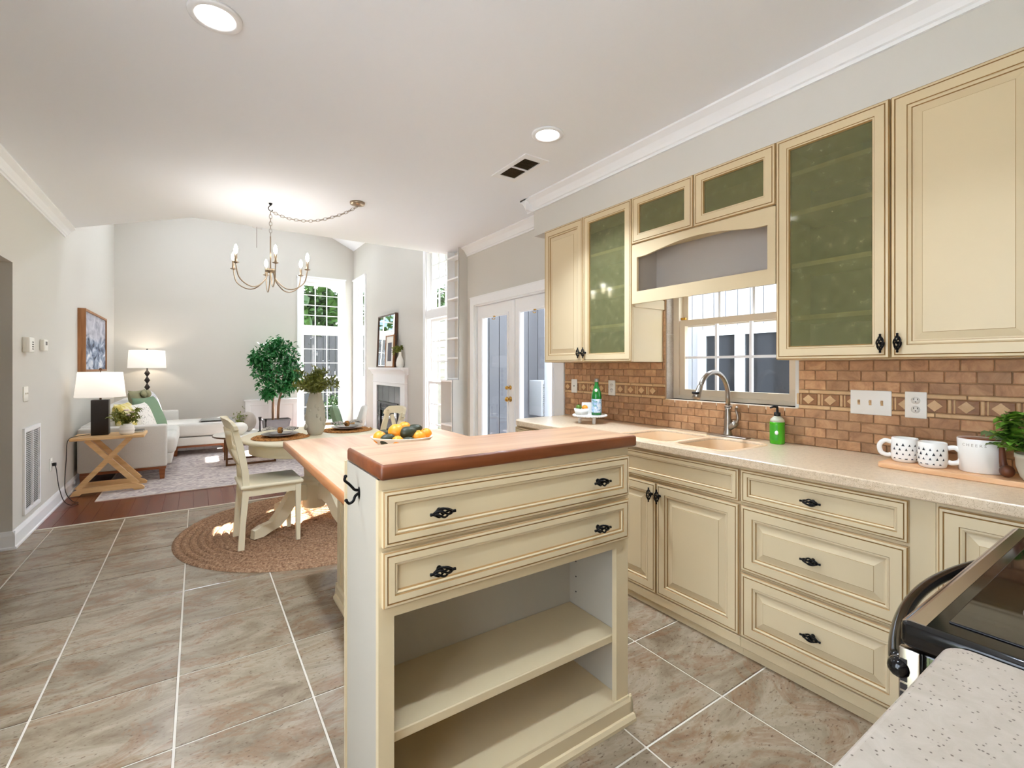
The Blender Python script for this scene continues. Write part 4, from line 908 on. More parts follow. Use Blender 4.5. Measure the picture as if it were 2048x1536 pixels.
b = MB(); b.box(sx0 + .006, .20, .03, sx1 - .006, .262, .19, bev=.006); b.build('storage_drawer', 'blacke', st)
b = MB(); b.box(sx0, -.41, .90, sx1, -.36, 1.08, bev=.01); b.build('control_panel', 'blacke', st)

# ------------------------------------------------------------------ things on the worktops
CT = .914
def fruit(name, label, mtl, c, r, group, taper=0, rot=0, tilt=0, stem=True):
    t = thing(name, label, 'fruit', c, group=group); b = MB(); T = Matrix.Translation(c) @ Matrix.Rotation(rot, 4, 'Z') @ Matrix.Rotation(tilt, 4, 'Y')
    b.ball((0, 0, 0), r, 18, 12, T=T, taper=taper); o = b.build('flesh', mtl, t)
    if stem: b = MB(); zz = r[2] if isinstance(r, tuple) else r; b.tube([(0, 0, zz * .97), (0, 0, zz * 1.03)], [.004, .003], 6, T=T); b.build('stem', 'bark', t)
bc = Vector((.83, 2.20, CT))
bw = tag(MB().lathe([(.0, .004), (.05, .004), (.055, .0), (.06, .0), (.075, .012), (.115, .04), (.150, .072), (.153, .076), (.148, .077), (.110, .046), (.07, .018), (.0, .014)], bc, 40, sx=1.0, sy=.72, T=Matrix.Translation(bc) @ Matrix.Rotation(R(-32), 4, 'Z') @ Matrix.Translation(-bc)).build('fruit_bowl', 'bowl', origin=bc), 'oval cream bowl of oranges and avocados on the island', 'bowl')
def bl(u, d, h):      # bowl coordinates: u to the viewer's right, d away
    c, s = math.cos(R(-20)), math.sin(R(-20)); return (bc.x + u * c - d * s, bc.y + u * s + d * c, CT + h)
FR = [('orange', 'orange', bl(-.105, -.01, .075), .032, 'yellowish orange at the left end of the fruit bowl'), ('orange', 'orange', bl(-.028, .0, .098), .040, 'largest orange on top of the fruit bowl'),
      ('orange', 'orange', bl(.012, .055, .110), .032, 'orange at the back of the heap in the fruit bowl'), ('orange', 'orange', bl(-.022, -.07, .062), .028, 'small orange at the front of the fruit bowl'),
      ('orange', 'orange', bl(.078, -.02, .072), .034, 'orange with a dark stem scar right of the middle in the fruit bowl'), ('orange', 'orange', bl(.115, .028, .078), .031, 'orange at the far right end of the fruit bowl')]
for n_, m_, c_, r_, l_ in FR: fruit(n_, l_, m_, c_, (r_, r_, r_ * .95), 'oranges in the fruit bowl', 0, random.random() * 6, random.uniform(-.6, .6))
AV = [(bl(-.068, -.05, .068), (.030, .027, .036), 60, 'avocado at the front left of the fruit bowl'), (bl(.028, -.02, .096), (.030, .030, .042), 80, 'large avocado in the middle of the fruit bowl'), (bl(.060, .045, .098), (.030, .030, .040), 70, 'avocado behind the oranges at the right of the fruit bowl'), (bl(.030, -.075, .060), (.023, .023, .032), 85, 'small avocado at the front of the fruit bowl'), (bl(-.085, .045, .078), (.028, .028, .036), 75, 'avocado at the back left of the fruit bowl')]
for c_, r_, tl, l_ in AV: fruit('avocado', l_, 'avo', c_, r_, 'avocados in the fruit bowl', -.18, R(-20), R(tl))
# stand with bottle, little bowl and card
sc = Vector((2.40, 2.55, CT)); SR = .118
t = thing('footed_stand', 'small round white beaded stand on three feet by the french doors', 'stand', sc)
b = MB(); b.lathe([(0, .048), (SR - .012, .048), (SR, .052), (SR + .002, .060), (SR - .004, .066), (SR - .014, .062), (0, .062)], sc, 40); b.build('tray', 'white', t)
b = MB()
for i in range(40): a = 2 * math.pi * i / 40; b.ball((sc.x + (SR + .002) * math.cos(a), sc.y + (SR + .002) * math.sin(a), CT + .057), .008, 8, 6)
b.build('bead_trim', 'white', t, kind='stuff')
for a in (150, 250, 20): x, y = sc.x + .075 * math.cos(R(a)), sc.y + .075 * math.sin(R(a)); b = MB(); b.lathe([(.011, 0), (.013, .02), (.011, .03), (.016, .049)], (x, y, CT), 12); b.build('foot', 'white', t)
c = Vector((2.425, 2.505, CT + .062))
t = thing('water_bottle', 'green glass water bottle with a white and blue label on the stand', 'bottle', c)
b = MB(); b.lathe([(0, 0), (.034, .0), (.037, .005), (.037, .135), (.035, .155), (.026, .185), (.0155, .215), (.0135, .245), (.0, .245)], c, 24); b.build('glass', 'green', t)
b = MB(); b.lathe([(.0374, .02), (.0374, .118)], c, 24); b.f = [f_ for f_ in b.f if len(f_) == 4]; b.m = [0] * len(b.f); b.s = [True] * len(b.f); b.build('label', 'label', t)
b = MB(); b.ball((c.x - .016, c.y - .012, c.z + .178), (.012, .013, .016), 10, 8); b.build('neck_label', 'white', t)
b = MB(); b.lathe([(.0142, .24), (.0150, .244), (.0150, .262), (.013, .266), (0, .266)], c, 16); b.build('cap', 'steel', t)
c = Vector((2.35, 2.585, CT + .062))
b = MB(); n = 0; rr_ = []
for hw, z in ((.030, 0), (.034, .004), (.042, .046), (.040, .046), (.032, .008)): rr_.append([(c.x + x, c.y + y, c.z + z) for x, y in rrect(-hw, -hw, hw, hw, .008, 3)])
n = len(rr_[0]); b.add([p for r in rr_ for p in r], [(i * n + k, i * n + (k + 1) % n, (i + 1) * n + (k + 1) % n, (i + 1) * n + k) for i in range(4) for k in range(n)] + [tuple(range(n))[::-1], tuple(4 * n + k for k in range(n))], 0, True)
tag(b.build('square_bowl', 'white', origin=c), 'tiny square white bowl with a lime and an orange on the stand', 'bowl')
fruit('lime', 'green lime in the tiny square bowl', 'lime', (c.x - .016, c.y + .012, c.z + .052), (.022, .022, .022), 'citrus in the tiny square bowl'); fruit('orange', 'small orange in the tiny square bowl', 'orange', (c.x + .019, c.y - .016, c.z + .051), (.022, .022, .020), 'citrus in the tiny square bowl')
cd = MB(); cd.box(-.042, -.002, 0, .042, .002, .085, bev=.001, seg=1, T=Matrix.Translation((2.43, 2.605, CT + .062)) @ Matrix.Rotation(R(-35), 4, 'Z') @ Matrix.Rotation(R(-8), 4, 'X'))
tag(cd.build('card', 'white', origin=(2.43, 2.605, CT + .062)), 'plain white card standing behind the tiny square bowl', 'card')
# soap
c = Vector((2.60, 1.305, CT))
t = thing('soap_bottle', 'green hand soap bottle with black pump beside the window', 'soap bottle', c)
b = MB(); b.lathe([(0, 0), (.033, 0), (.036, .004), (.036, .108), (.0362, .118)], c, 24); b.build('liquid', 'soap', t)
b = MB(); b.lathe([(.0362, .118), (.033, .132), (.022, .143), (.014, .150), (.0, .15)], c, 24); b.build('shoulder', 'clearp', t)
b = MB(); b.lathe([(.0366, .02), (.0366, .105)], c, 24); b.f = b.f[4:14]; b.m = b.m[4:14]; b.s = [True] * len(b.f); b.build('label', mat('soap_label', rgb(60, 160, 30), .5, var=.3, vscale=80), t)
b = MB(); b.ball((c.x - .0335, c.y - .012, c.z + .062), (.004, .011, .012), 10, 8); b.build('label_mark', 'white', t)
b = MB(); b.lathe([(.015, .148), (.016, .15), (.016, .168), (.007, .17), (.0055, .196), (.0, .196)], c, 16); b.tube([(c.x, c.y, CT + .197), (c.x - .02, c.y + .008, CT + .2), (c.x - .042, c.y + .016, CT + .194)], [.007, .006, .0045], 10); b.build('pump', 'wire', t)
# serving board with mugs, crock, spoon and plant
mb = slab(rrect(2.335, .18, 2.52, .775, .03), [], CT + .0005, CT + .020, .003); tag(mb.build('serving_board', 'board', origin=(2.42, .5, CT)), 'long light wood board under the mugs', 'board')
BZ = CT + .0205
def mug(label, c, ang):
    t = thing('coffee_mug', label, 'mug', c, R(ang), 'patterned mugs on the board'); b = MB()
    b.lathe([(0, .0), (.036, .0), (.041, .004), (.045, .018), (.046, .05), (.044, .096), (.0425, .099), (.040, .096), (.042, .05), (.041, .02), (.034, .010), (0, .009)], seg=32); b.build('cup', 'white', t, local=True)
    b = MB(); b.tube(spline([(.044, 0, .078), (.066, 0, .082), (.083, 0, .062), (.078, 0, .032), (.058, 0, .022), (.044, 0, .026)], 6), .0065, 10, flat=1.4); b.build('handle', 'white', t, local=True)
    b = MB(); rn = random.Random(5)
    for i in range(11):
        for j in range(5):
            a = R(40 + i * 26 + 13 * (j % 2)); z = .014 + j * .018; s_ = .0056 * rn.uniform(.8, 1.2); r = (.045 + .001 * (z - .018) / .032 if z < .05 else .046 - .002 * (z - .05) / .046) + .0003 if z > .018 else .0445
            if z > .085: continue
            p = lambda da, dz: ((r + .0004) * math.cos(a + da), (r + .0004) * math.sin(a + da), z + dz)
            b.add([p(-s_ / r * .8, 0), p(s_ / r * .8, 0), p(0, s_ * 1.9)], [(0, 1, 2)])
    b.build('triangle_print', 'pinkdot', t, local=True, kind='stuff')
mug('white mug with black triangles, left one with its handle to the left', (2.45, .712, BZ), 110)
mug('white mug with black triangles, right one with its handle to the right', (2.405, .612, BZ), -75)
c = Vector((2.45, .484, BZ))
t = thing('utensil_crock', 'white cheers crock with brown inside on the board', 'crock', c)
b = MB(); b.lathe([(0, 0), (.058, 0), (.061, .004), (.066, .122), (.065, .125), (.062, .122)], c, 36); b.build('crock', 'white', t)
b = MB(); b.lathe([(.0622, .123), (.058, .012), (0, .01)], c, 36); b.build('glazed_inside', 'tan', t)
vs_, fs_ = text_geo('C H E E R S', .0145); b = MB(); a0 = math.atan2(-c.y, -c.x) - .3
b.add([(c.x + .0655 * math.cos(a0 + x / .065), c.y + .0655 * math.sin(a0 + x / .065), c.z + .098 + y) for x, y, z in vs_], fs_); b.build('lettering', mat('crock_print', rgb(150, 140, 128), .6), t)
b = MB(); b.box(c.x - .005, c.y - .078, c.z + .09, c.x + .012, c.y - .055, c.z + .098, bev=.003); b.build('lug', 'white', t)
tag(MB().tube(spline([(2.40, .412, BZ + .03), (2.402, .416, BZ + .05), (2.41, .420, BZ + .085), (2.42, .424, BZ + .115)], 4), [.009, .012, .012, .011, .0105, .010, .0095, .009, .0085, .008, .0075, .007, .0068], 10).ball((2.395, .405, BZ + .0225), (.021, .021, .022), 16, 10).build('wooden_spoon', 'spoon', origin=(2.395, .405, BZ)), 'dark wooden scoop leaning on the crock', 'spoon')
c = Vector((2.385, .322, BZ))
t = thing('potted_plant', 'leafy light green plant in a grey pot on the board', 'plant', c)
b = MB(); b.lathe([(0, 0), (.040, 0), (.050, .015), (.060, .05), (.062, .078), (.064, .080), (.064, .094), (.060, .095), (.056, .085), (0, .083)], c, 28); b.build('pot', 'pot', t)
lv, lf = leaf_mesh(.046, .036, '', None); lmesh = MB().add(lv, lf, 0, True).mesh('leaf', 'leafl'); rn = random.Random(3); sm = MB()
for k in range(15):
    a = rn.uniform(0, 6.28); ln = rn.uniform(.09, .17); el = rn.uniform(.25, 1.25)
    if k < 7: a = R(100 + rn.uniform(-45, 65)); ln = rn.uniform(.11, .16)
    p = [Vector((0, 0, .08)), Vector((math.cos(a) * ln * .4, math.sin(a) * ln * .4, .08 + ln * .6 * math.sin(el))), Vector((math.cos(a) * ln * math.cos(el) * 1.0, math.sin(a) * ln * math.cos(el), .08 + ln * math.sin(el) * 1.0))]
    p = [q + c for q in spline(p, 4)]; sm.tube(p, .0016, 5)
    for i, q in enumerate(p[3:]):
        for s_ in (-1, 1):
            d = (Vector((math.cos(a + s_ * 1.1), math.sin(a + s_ * 1.1), rn.uniform(-.2, .6)))).normalized(); Q = d.to_track_quat('Y', 'Z').to_matrix(); sc_ = rn.uniform(.7, 1.25); put(lmesh, 'leaf', t, q, Q, (sc_, sc_, sc_))
sm.build('stem', 'leafl', t)

# ------------------------------------------------------------------ dining corner
TC = Vector((.83, 4.28, 0))
b = MB(); pts = []; turns = 19; w_ = .985 / turns; rn = random.Random(2); vs_ = []; fs_ = []; per = 150
N_s = turns * per + 1
for i in range(N_s):
    th = 2 * math.pi * i / per; rr = max(.012, w_ * th / (2 * math.pi))
    for k, (dr_, dz) in enumerate(((-.5, .001), (-.3, .014), (0, .0185), (.3, .014), (.5, .001))):
        br = .0022 * math.sin(rr * th * 0 + i * 2.2 + k * 1.6)
        vs_.append((TC.x + (rr + dr_ * w_) * math.cos(th), TC.y + (rr + dr_ * w_) * math.sin(th), dz + (br if k in (1, 2, 3) else 0)))
for i in range(N_s - 1):
    for k in range(4): fs_.append((i * 5 + k, i * 5 + k + 1, i * 5 + 6 + k, i * 5 + 5 + k))
b.add(vs_, fs_, 0, True); b.lathe([(.99, .0), (.99, .002), (0, .002), (0, 0)], TC, 64)
tag(b.build('jute_rug', 'jute', origin=TC), 'round braided jute rug under the dining table', 'rug')
RT = .0195
t = thing('dining_table', 'round cream pedestal dining table with curved feet', 'table', TC)
b = MB(); b.lathe([(0, .725), (.535, .725), (.552, .733), (.556, .742), (.550, .752), (.535, .757), (0, .757)], TC, 64); b.build('table_top', 'creamwood', t)
b = MB(); b.lathe([(.475, .63), (.49, .635), (.49, .725), (.47, .725), (.47, .63)], TC, 64); b.build('apron', 'creamwood', t)
b = MB(); b.lathe([(.085, .14), (.092, .15), (.092, .32), (.098, .33), (.098, .345), (.088, .355), (.096, .37), (.096, .385), (.080, .395), (.078, .42), (.086, .50), (.078, .60), (.066, .64), (.10, .66), (.11, .72)], TC, 32); b.build('pedestal', 'creamwood', t)
foot = [(.08, .33), (.17, .325), (.25, .27), (.32, .17), (.39, .095), (.47, .085), (.53, .062), (.535, .0), (.46, .0), (.40, .022), (.33, .04), (.27, .085), (.20, .17), (.14, .20), (.08, .19)]
for a in (205, 295, 25, 115):
    d = Vector((math.cos(R(a)), math.sin(R(a)), 0)); n_ = Vector((-d.y, d.x, 0)); b = MB(); b.prism(foot, TC - n_ * .028 + Z * RT, d, Z, n_, .056); b.build('foot', 'creamwood', t)
def chair(label, loc, rz):
    t = thing('dining_chair', label, 'chair', loc, rz, 'cream dining chairs'); L = dict(local=True)
    b = MB(); b.box(-.005, -.205, .43, .415, .205, .458, bev=.012, seg=3); b.build('seat', 'creamwood', t, **L)
    for s in (-1, 1):
        y = s * .175; b = MB(); side = [(-.018, 0), (.022, 0), (.03, .18), (.056, .44), (.048, .56), (.018, .74), (-.03, .90), (-.066, .90), (-.028, .74), (.006, .56), (.012, .44), (-.004, .2)]
        b.prism(side, (0, y - .0165, 0), X, Z, Y, .033); b.build('back_post', 'creamwood', t, **L)
        b = MB(); b.prism([(.36, .43), (.398, .43), (.392, .0), (.366, 0)], (0, y - .018, 0), X, Z, Y, .036); b.build('front_leg', 'creamwood', t, **L)
        b = MB(); b.box(.05, y - .011, .375, .36, y + .011, .43); b.build('side_rail', 'creamwood', t, **L)
    b = MB(); b.box(.366, -.16, .375, .388, .16, .43); b.build('front_rail', 'creamwood', t, **L)
    b = MB(); b.box(.02, -.16, .375, .042, .16, .43); b.build('back_rail', 'creamwood', t, **L)
    # crest rail with rounded, overhanging ends and an arched lower edge
    b = MB(); n = 20; up = []; dn = []
    for i in range(n + 1):
        y = -.225 + .45 * i / n; q = abs(y) / .225; e = max(0, (q - .78) / .22)
        up.append((y, .925 + .02 * (1 - q * q) - .035 * e ** 2.2)); dn.append((y, .845 + .035 * (1 - q * q) * (1 if q < .8 else (1 - q) / .2) + .018 * e ** 2.2))
    poly = up + dn[::-1]; vv = []; cur = lambda y: -.052 - .045 * (1 - (y / .225) ** 2)
    for off in (-.012, .012): vv += [(cur(y) + off + (.93 - z) * .35, y, z) for y, z in poly]
    m_ = len(poly); ff = []
    for i in range(n):
        j = m_ - 1 - i; ff += [(i, i + 1, j - 1, j), (m_ + i, m_ + j, m_ + j - 1, m_ + i + 1)]
    ff += [(i, (i + 1) % m_, m_ + (i + 1) % m_, m_ + i) for i in range(m_)]
    b.add(vv, ff); b.build('crest_rail', 'creamwood', t, **L)
    for s in (-1, 1):
        pts = []; b = MB()
        for i in range(11): q = i / 10; z = .56 + .29 * q; pts.append((.03 - .10 * q + .0 - .02 * math.sin(math.pi * q) + s * .006, s * (-.155 + .31 * q), z))
        b.tube(pts, [.020] * 11, 8, flat=.45); b.build('cross_slat', 'creamwood', t, **L)
    b = MB(); b.ball((-.025, 0, .705), (.016, .026, .026), 12, 8); b.build('rosette', 'creamwood', t, **L)
    return t
c1 = chair('cream cross-back dining chair in front of the coffee table, side view', (.25, 4.03, RT), R(2))
dup(c1, 'cream dining chair behind the fruit bowl, back to the fireplace', (1.47, 4.20, RT), R(182), 'cream dining chairs')
TZ = .7575
def setting(x, y, which, rz):
    c = Vector((x, y, TZ)); b = MB()
    vs_ = []; fs_ = []; turns = 8; per = 60; w_ = .21 / turns
    for i in range(turns * per + 1):
        th = 2 * math.pi * i / per; rr = max(.006, w_ * th / (2 * math.pi))
        for dr_, dz in ((-.5, .003), (0, .012 + .002 * math.sin(i * 2.1)), (.5, .003)): vs_.append((x + (rr + dr_ * w_) * math.cos(th), y + (rr + dr_ * w_) * math.sin(th), TZ + dz))
    for i in range(turns * per):
        for k in range(2): fs_.append((i * 3 + k, i * 3 + k + 1, i * 3 + 4 + k, i * 3 + 3 + k))
    b.add(vs_, fs_, 0, True); b.lathe([(.205, .0), (.205, .003), (0, .003)], c, 40)
    tag(b.build('placemat', 'weave', origin=c), 'round woven placemat on the %s side of the dining table' % which, 'placemat', 'woven placemats')
    p = c + Z * .014; b = MB(); b.lathe([(0, .0), (.08, .0), (.09, .004), (.135, .016), (.137, .019), (.132, .019), (.088, .009), (0, .007)], p, 40)
    tag(b.build('dinner_plate', 'stonep', origin=p), 'grey stoneware plate on the %s placemat' % which, 'plate', 'dinner plates')
    p2 = p + Z * .010; b = MB(); b.lathe([(0, .0), (.055, .0), (.062, .003), (.098, .013), (.100, .016), (.095, .016), (.06, .008), (0, .006)], p2, 36)
    tag(b.build('salad_plate', 'stonep', origin=p2), 'small grey plate stacked on the %s dinner plate' % which, 'plate', 'salad plates')
    nk = thing('napkin', 'striped grey linen napkin in a ring on the %s plate' % which, 'napkin', p2 + Z * .016, group='napkins in rings'); rn = random.Random(int(x * 100)); b = MB()
    for s in (-1, 1):
        n = 9; m = 13; vv = []; ff = []
        for i in range(n):
            q = i / (n - 1)
            for j in range(m):
                f_ = j / (m - 1) - .5; wd = .022 + .13 * q ** .8; vv.append((s * (.006 + .115 * q), f_ * wd, .020 + .028 * math.sin(q * 2.6) * (1 - abs(f_)) + .010 * math.sin(j * 1.9 + q * 4) * q))
        for i in range(n - 1):
            for j in range(m - 1): ff.append((i * m + j, (i + 1) * m + j, (i + 1) * m + j + 1, i * m + j + 1))
        b.add(vv, ff, 0, True, Matrix.Translation(p2 + Z * .012) @ Matrix.Rotation(rz, 4, 'Z'))
    b.build('cloth', 'napkin', nk)
    b = MB(); Tn = Matrix.Translation(p2 + Z * .034) @ Matrix.Rotation(rz, 4, 'Z'); b.lathe([(.018, -.016), (.024, -.012), (.025, 0), (.024, .012), (.018, .016), (.018, -.016)], seg=18, T=Tn @ Matrix.Rotation(R(90), 4, 'Y')); b.build('ring', 'weave', nk)
setting(.555, 4.19, 'left', R(-25)); setting(1.12, 4.34, 'right', R(20))
c = Vector((.825, 4.20, TZ))
b = MB(); b.lathe([(0, 0), (.048, 0), (.053, .004), (.066, .03), (.078, .07), (.080, .11), (.076, .18), (.067, .25), (.054, .31), (.047, .345), (.048, .355), (.042, .355), (.040, .33), (.06, .2), (0, .02)], c, 40)
rn = random.Random(9)
for i in range(34):
    z = rn.uniform(.06, .33); a = rn.uniform(0, 6.28); r = .079 - max(0, z - .11) * .13; b.ball((c.x + r * math.cos(a), c.y + r * math.sin(a), c.z + z), (.012, .012, .018), 8, 6)
vz = tag(b.build('tall_vase', 'stonew', origin=c), 'tall textured off-white vase in the middle of the dining table', 'vase')
gt = thing('greenery_bouquet', 'olive green leafy branches in the tall textured vase', 'bouquet', c + Z * .33); sm = MB(); lb = MB(); rn = random.Random(4)
for k in range(38):
    a = rn.uniform(0, 6.28); e = rn.uniform(.15, 1.4); L_ = rn.uniform(.17, .29); tip = c + Vector((math.cos(a) * math.cos(e) * L_ * .8, math.sin(a) * math.cos(e) * L_ * .8, .345 + math.sin(e) * L_ * .85))
    p = spline([c + Z * .30, c + Vector((0, 0, .36)) + (tip - c - Z * .36) * .45 + Z * .015, tip], 5); sm.tube(p, .0018, 5); leaves(lb, [q + Vector((rn.gauss(0, .012), rn.gauss(0, .012), rn.gauss(0, .012))) for q in p[3:] for _ in range(4)], .045, .014, rn, up=.9)
sm.build('stem', 'leafo', gt); lb.build('leaf_sprays', 'leafo', gt, kind='stuff')
# chandelier
hx = Vector((.525, 4.53, ZC)); cx = Vector((1.143, 4.09, ZC))
t = thing('chandelier', 'six-light chandelier with candle bulbs swagged on a chain over the table', 'chandelier', hx)
b = MB(); b.lathe([(.062, 0), (.062, -.012), (.058, -.02), (.035, -.028), (.012, -.034), (0, -.034)], cx, 28); b.build('canopy', 'nickel', t)
b = MB(); b.lathe([(.016, 0), (.012, -.008), (.005, -.02), (.0, -.02)], hx, 14); b.tube([hx + Vector(p) for p in spline([(0, 0, -.015), (-.012, .006, -.03), (-.016, .008, -.045), (-.006, .003, -.062), (.010, -.005, -.066), (.016, -.008, -.056)], 5)], .0035, 7); b.build('hook', 'iron', t)
hub = Vector((hx.x, hx.y, 2.16)); b = MB()
def link(b, p, q, flip, L_=.036):
    d = (q - p).normalized(); up = Vector((0, 0, 1)) if abs(d.z) < .8 else Vector((1, 0, 0)); s = d.cross(up).normalized(); 
    if flip: s = d.cross(s).normalized()
    c_ = (p + q) / 2; ln = (q - p).length * .64; b.tube([c_ + d * ln * math.cos(a) + s * .011 * math.sin(a) for a in [2 * math.pi * i / 12 for i in range(12)]], .0024, 5, closed=True)
chain = spline([hx + Vector((.002, 0, -.068)), hx + (cx - hx) * .22 + Z * -.135, hx + (cx - hx) * .5 + Z * -.155, hx + (cx - hx) * .8 + Z * -.105, cx + Z * -.036], 6)
tot = [0]
for p, q in zip(chain, chain[1:]): tot.append(tot[-1] + (q - p).length)
def at(s):
    for i in range(len(tot) - 1):
        if tot[i + 1] >= s: return chain[i].lerp(chain[i + 1], (s - tot[i]) / (tot[i + 1] - tot[i]))
    return chain[-1]
nl = int(tot[-1] / .031)
for i in range(nl): link(b, at(tot[-1] * i / nl), at(tot[-1] * (i + 1) / nl), i % 2)
top = hx + Z * -.068; n2 = 7
for i in range(n2): link(b, top + Z * (-.031 * i), top + Z * (-.031 * (i + 1)), i % 2)
b.tube(chain, .0014, 4); b.build('chain', 'steel', t)
b = MB(); b.tube([(hub.x, hub.y, ZC - .068 - .031 * n2), (hub.x, hub.y, hub.z)], .0055, 10); b.build('stem', 'nickel', t)
b = MB(); b.lathe([(.0, .018), (.012, .016), (.040, .012), (.042, .0), (.040, -.014), (.02, -.02), (0, -.02)], hub, 24); b.build('hub', 'nickel', t)
for k in range(6):
    a = R(30 + 60 * k); d = Vector((math.cos(a), math.sin(a), 0)); b = MB()
    tip = hub + d * .31 + Z * .005; b.tube(spline([hub + d * .028 - Z * .015, hub + d * .05 - Z * .085, hub + d * .13 - Z * .155, hub + d * .21 - Z * .155, hub + d * .285 - Z * .10, tip], 6), .0048, 8); ar = b.build('arm', 'nickel', t)
    b = MB(); b.lathe([(.0, -.002), (.014, 0), (.026, .006), (.024, .008), (.010, .006), (.0105, .01), (.0105, .075), (0, .075)], tip, 16); b.build('candle_sleeve', 'nickel', ar)
    b = MB(); b.lathe([(.006, .075), (.012, .088), (.0155, .105), (.012, .13), (.004, .15), (0, .151)], tip, 14); b.build('bulb', 'bulb', ar)
    pl = bpy.data.lights.new('candle_bulb', 'POINT'); pl.energy = 0.8; pl.color = (.98, .96, .94); pl.shadow_soft_size = .03; po = bpy.data.objects.new('candle_bulb', pl); C.objects.link(po); po.parent = t; po.location = tip + Z * .17 - hx

# ------------------------------------------------------------------ living room
ry0, ry1, rx0, rx1 = 6.09, 9.0, -.83, 2.05
b = MB(); b.box(rx0, ry0, 0.0005, rx1, ry1, .008, 0); b.box(rx0 - .006, ry0 - .006, .0005, rx1 + .006, ry0 + .012, .009, 1); b.box(rx0 - .006, ry0, .0005, rx0 + .01, ry1, .009, 1); tag(b.build('area_rug', ['rug', mat('rug_binding', rgb(206, 192, 182), .95)], origin=(.6, 7.5, 0)), 'large faded grey patterned rug in the living room', 'rug')
so = thing('sectional_sofa', 'light grey sectional sofa with chaise and walnut base', 'sofa', (-.6, 8.0, 0))
def cush(name, x0, y0, z0, x1, y1, z1, bev=.05, m='sofa', parent=None): b = MB(); b.box(x0, y0, z0, x1, y1, z1, bev=bev, seg=4); return b.build(name, m, parent or so)
SX = XL + .03
cush('arm', SX, 6.87, .155, -.30, 7.02, .645, .022); cush('arm', SX, 9.22, .155, -.25, 9.36, .63, .022)
cush('back_frame', SX, 7.02, .155, SX + .15, 9.22, .66, .02); cush('seat_frame', SX + .15, 7.02, .155, -.26, 8.44, .28, .015); cush('chaise_frame', SX + .15, 8.44, .155, .42, 9.22, .275, .015)
cush('seat_cushion', SX + .15, 7.025, .275, -.215, 7.73, .485, .055); cush('seat_cushion', SX + .15, 7.735, .275, -.215, 8.435, .485, .055); cush('chaise_cushion', SX + .15, 8.44, .285, .45, 9.215, .485, .05)
for y in (7.03, 7.76, 8.49): cush('back_cushion', SX + .13, y, .47, SX + .34, y + .71, .86, .08)
b = MB(); b.box(SX + .02, 6.885, .125, -.31, 6.93, .155); b.box(-.35, 6.93, .125, -.31, 8.46, .155); b.box(-.31, 8.455, .125, .40, 8.495, .155); b.box(.36, 8.495, .125, .40, 9.21, .155); b.build('plinth', 'walnut', so)
for x, y in ((-.345, 6.905), (SX + .05, 6.905), (-.27, 8.50), (.35, 8.50), (.35, 9.17), (SX + .05, 9.3)):
    b = MB(); q = .03; b.add([(x - q, y - q, .126), (x + q, y - q, .126), (x + q, y + q, .126), (x - q, y + q, .126), (x - q * .7, y - q * .7, .009), (x + q * .7, y - q * .7, .009), (x + q * .7, y + q * .7, .009), (x - q * .7, y + q * .7, .009)], [(0, 1, 2, 3), (7, 6, 5, 4), (0, 4, 5, 1), (1, 5, 6, 2), (2, 6, 7, 3), (3, 7, 4, 0)]); b.build('leg', 'walnut', so)
def scatter(label, mtl, c, w, rx, rz, group='cushions on the sofa', h=None, tt=.15):
    p = pillow(w, h or w, tt); o = tag(p.build('throw_pillow', mtl, local=True), label, 'pillow', group); o.matrix_basis = Matrix.Translation(c) @ Matrix.Rotation(R(rz), 4, 'Z') @ Matrix.Rotation(R(rx), 4, 'X'); return o
SC = .484
scatter('cream cushion with yellow and brown botanical print behind the flower pot', 'leafy', (-.70, 7.20, SC + .20), .44, -14, 78)
scatter('white cushion with fine grey speckles behind the flower pot', 'speck', (-.57, 7.42, SC + .19), .42, -20, 70)
scatter('sage green velvet cushion at the right of the sofa pile', 'sage', (-.52, 7.84, SC + .22), .48, -22, 66)
ob_ = scatter('khaki cushion with a fabric bow leaning on the sage one', 'olivef', (-.62, 8.10, SC + .29), .50, -16, 74)
scatter('white cushion with grey leaves at the far end of the sofa pile', 'greyleaf', (-.55, 8.42, SC + .27), .46, -18, 76)
b = MB()
for s in (-1, 1): b.add(*[(q.v, q.f) for q in [MB().ball((s * .07, -.09, .17), (.075, .025, .05), 10, 8)]][0], 0, True)
b.ball((0, -.095, .17), (.025, .03, .03), 8, 6); b.build('bow', 'olivef', ob_, local=True)
# throw over the chaise end: draped strip
b = MB(); prof = [(8.62, .0)]; vv = []; ff = []; cols = 14; xs = [(.02, .492), (.10, .495), (.20, .494), (.30, .494), (.40, .492), (.452, .482), (.472, .44), (.476, .36), (.480, .26), (.484, .16), (.488, .09)]
for i, (x, z) in enumerate(xs):
    for j in range(cols + 1): y = 8.50 + .55 * j / cols; vv.append((x + .006 * math.sin(j * 1.3) * (i > 5) + .04 * (j / cols), y + .01 * math.sin(i), z + .004 * math.sin(j * 1.7 + i)))
n = len(vv); vv += [(x - .008 * (z < .48), y, z + (.008 if z > .48 else 0)) for x, y, z in [(a + .016 * (c < .48), b_, c) for a, b_, c in vv]]
for o_ in (0, n):
    for i in range(len(xs) - 1):
        for j in range(cols): ff.append((o_ + i * (cols + 1) + j, o_ + (i + 1) * (cols + 1) + j, o_ + (i + 1) * (cols + 1) + j + 1, o_ + i * (cols + 1) + j + 1))
b.add(vv, ff, 0, True)
for i in range(28): y = 8.50 + .55 * i / 27; b.tube([(.49 + .04 * i / 27, y, .095), (.49 + .04 * i / 27, y, .045)], .003, 5)
tag(b.build('throw_blanket', 'greyf', origin=(.25, 8.75, .3)), 'grey fringed throw draped over the chaise end', 'blanket')
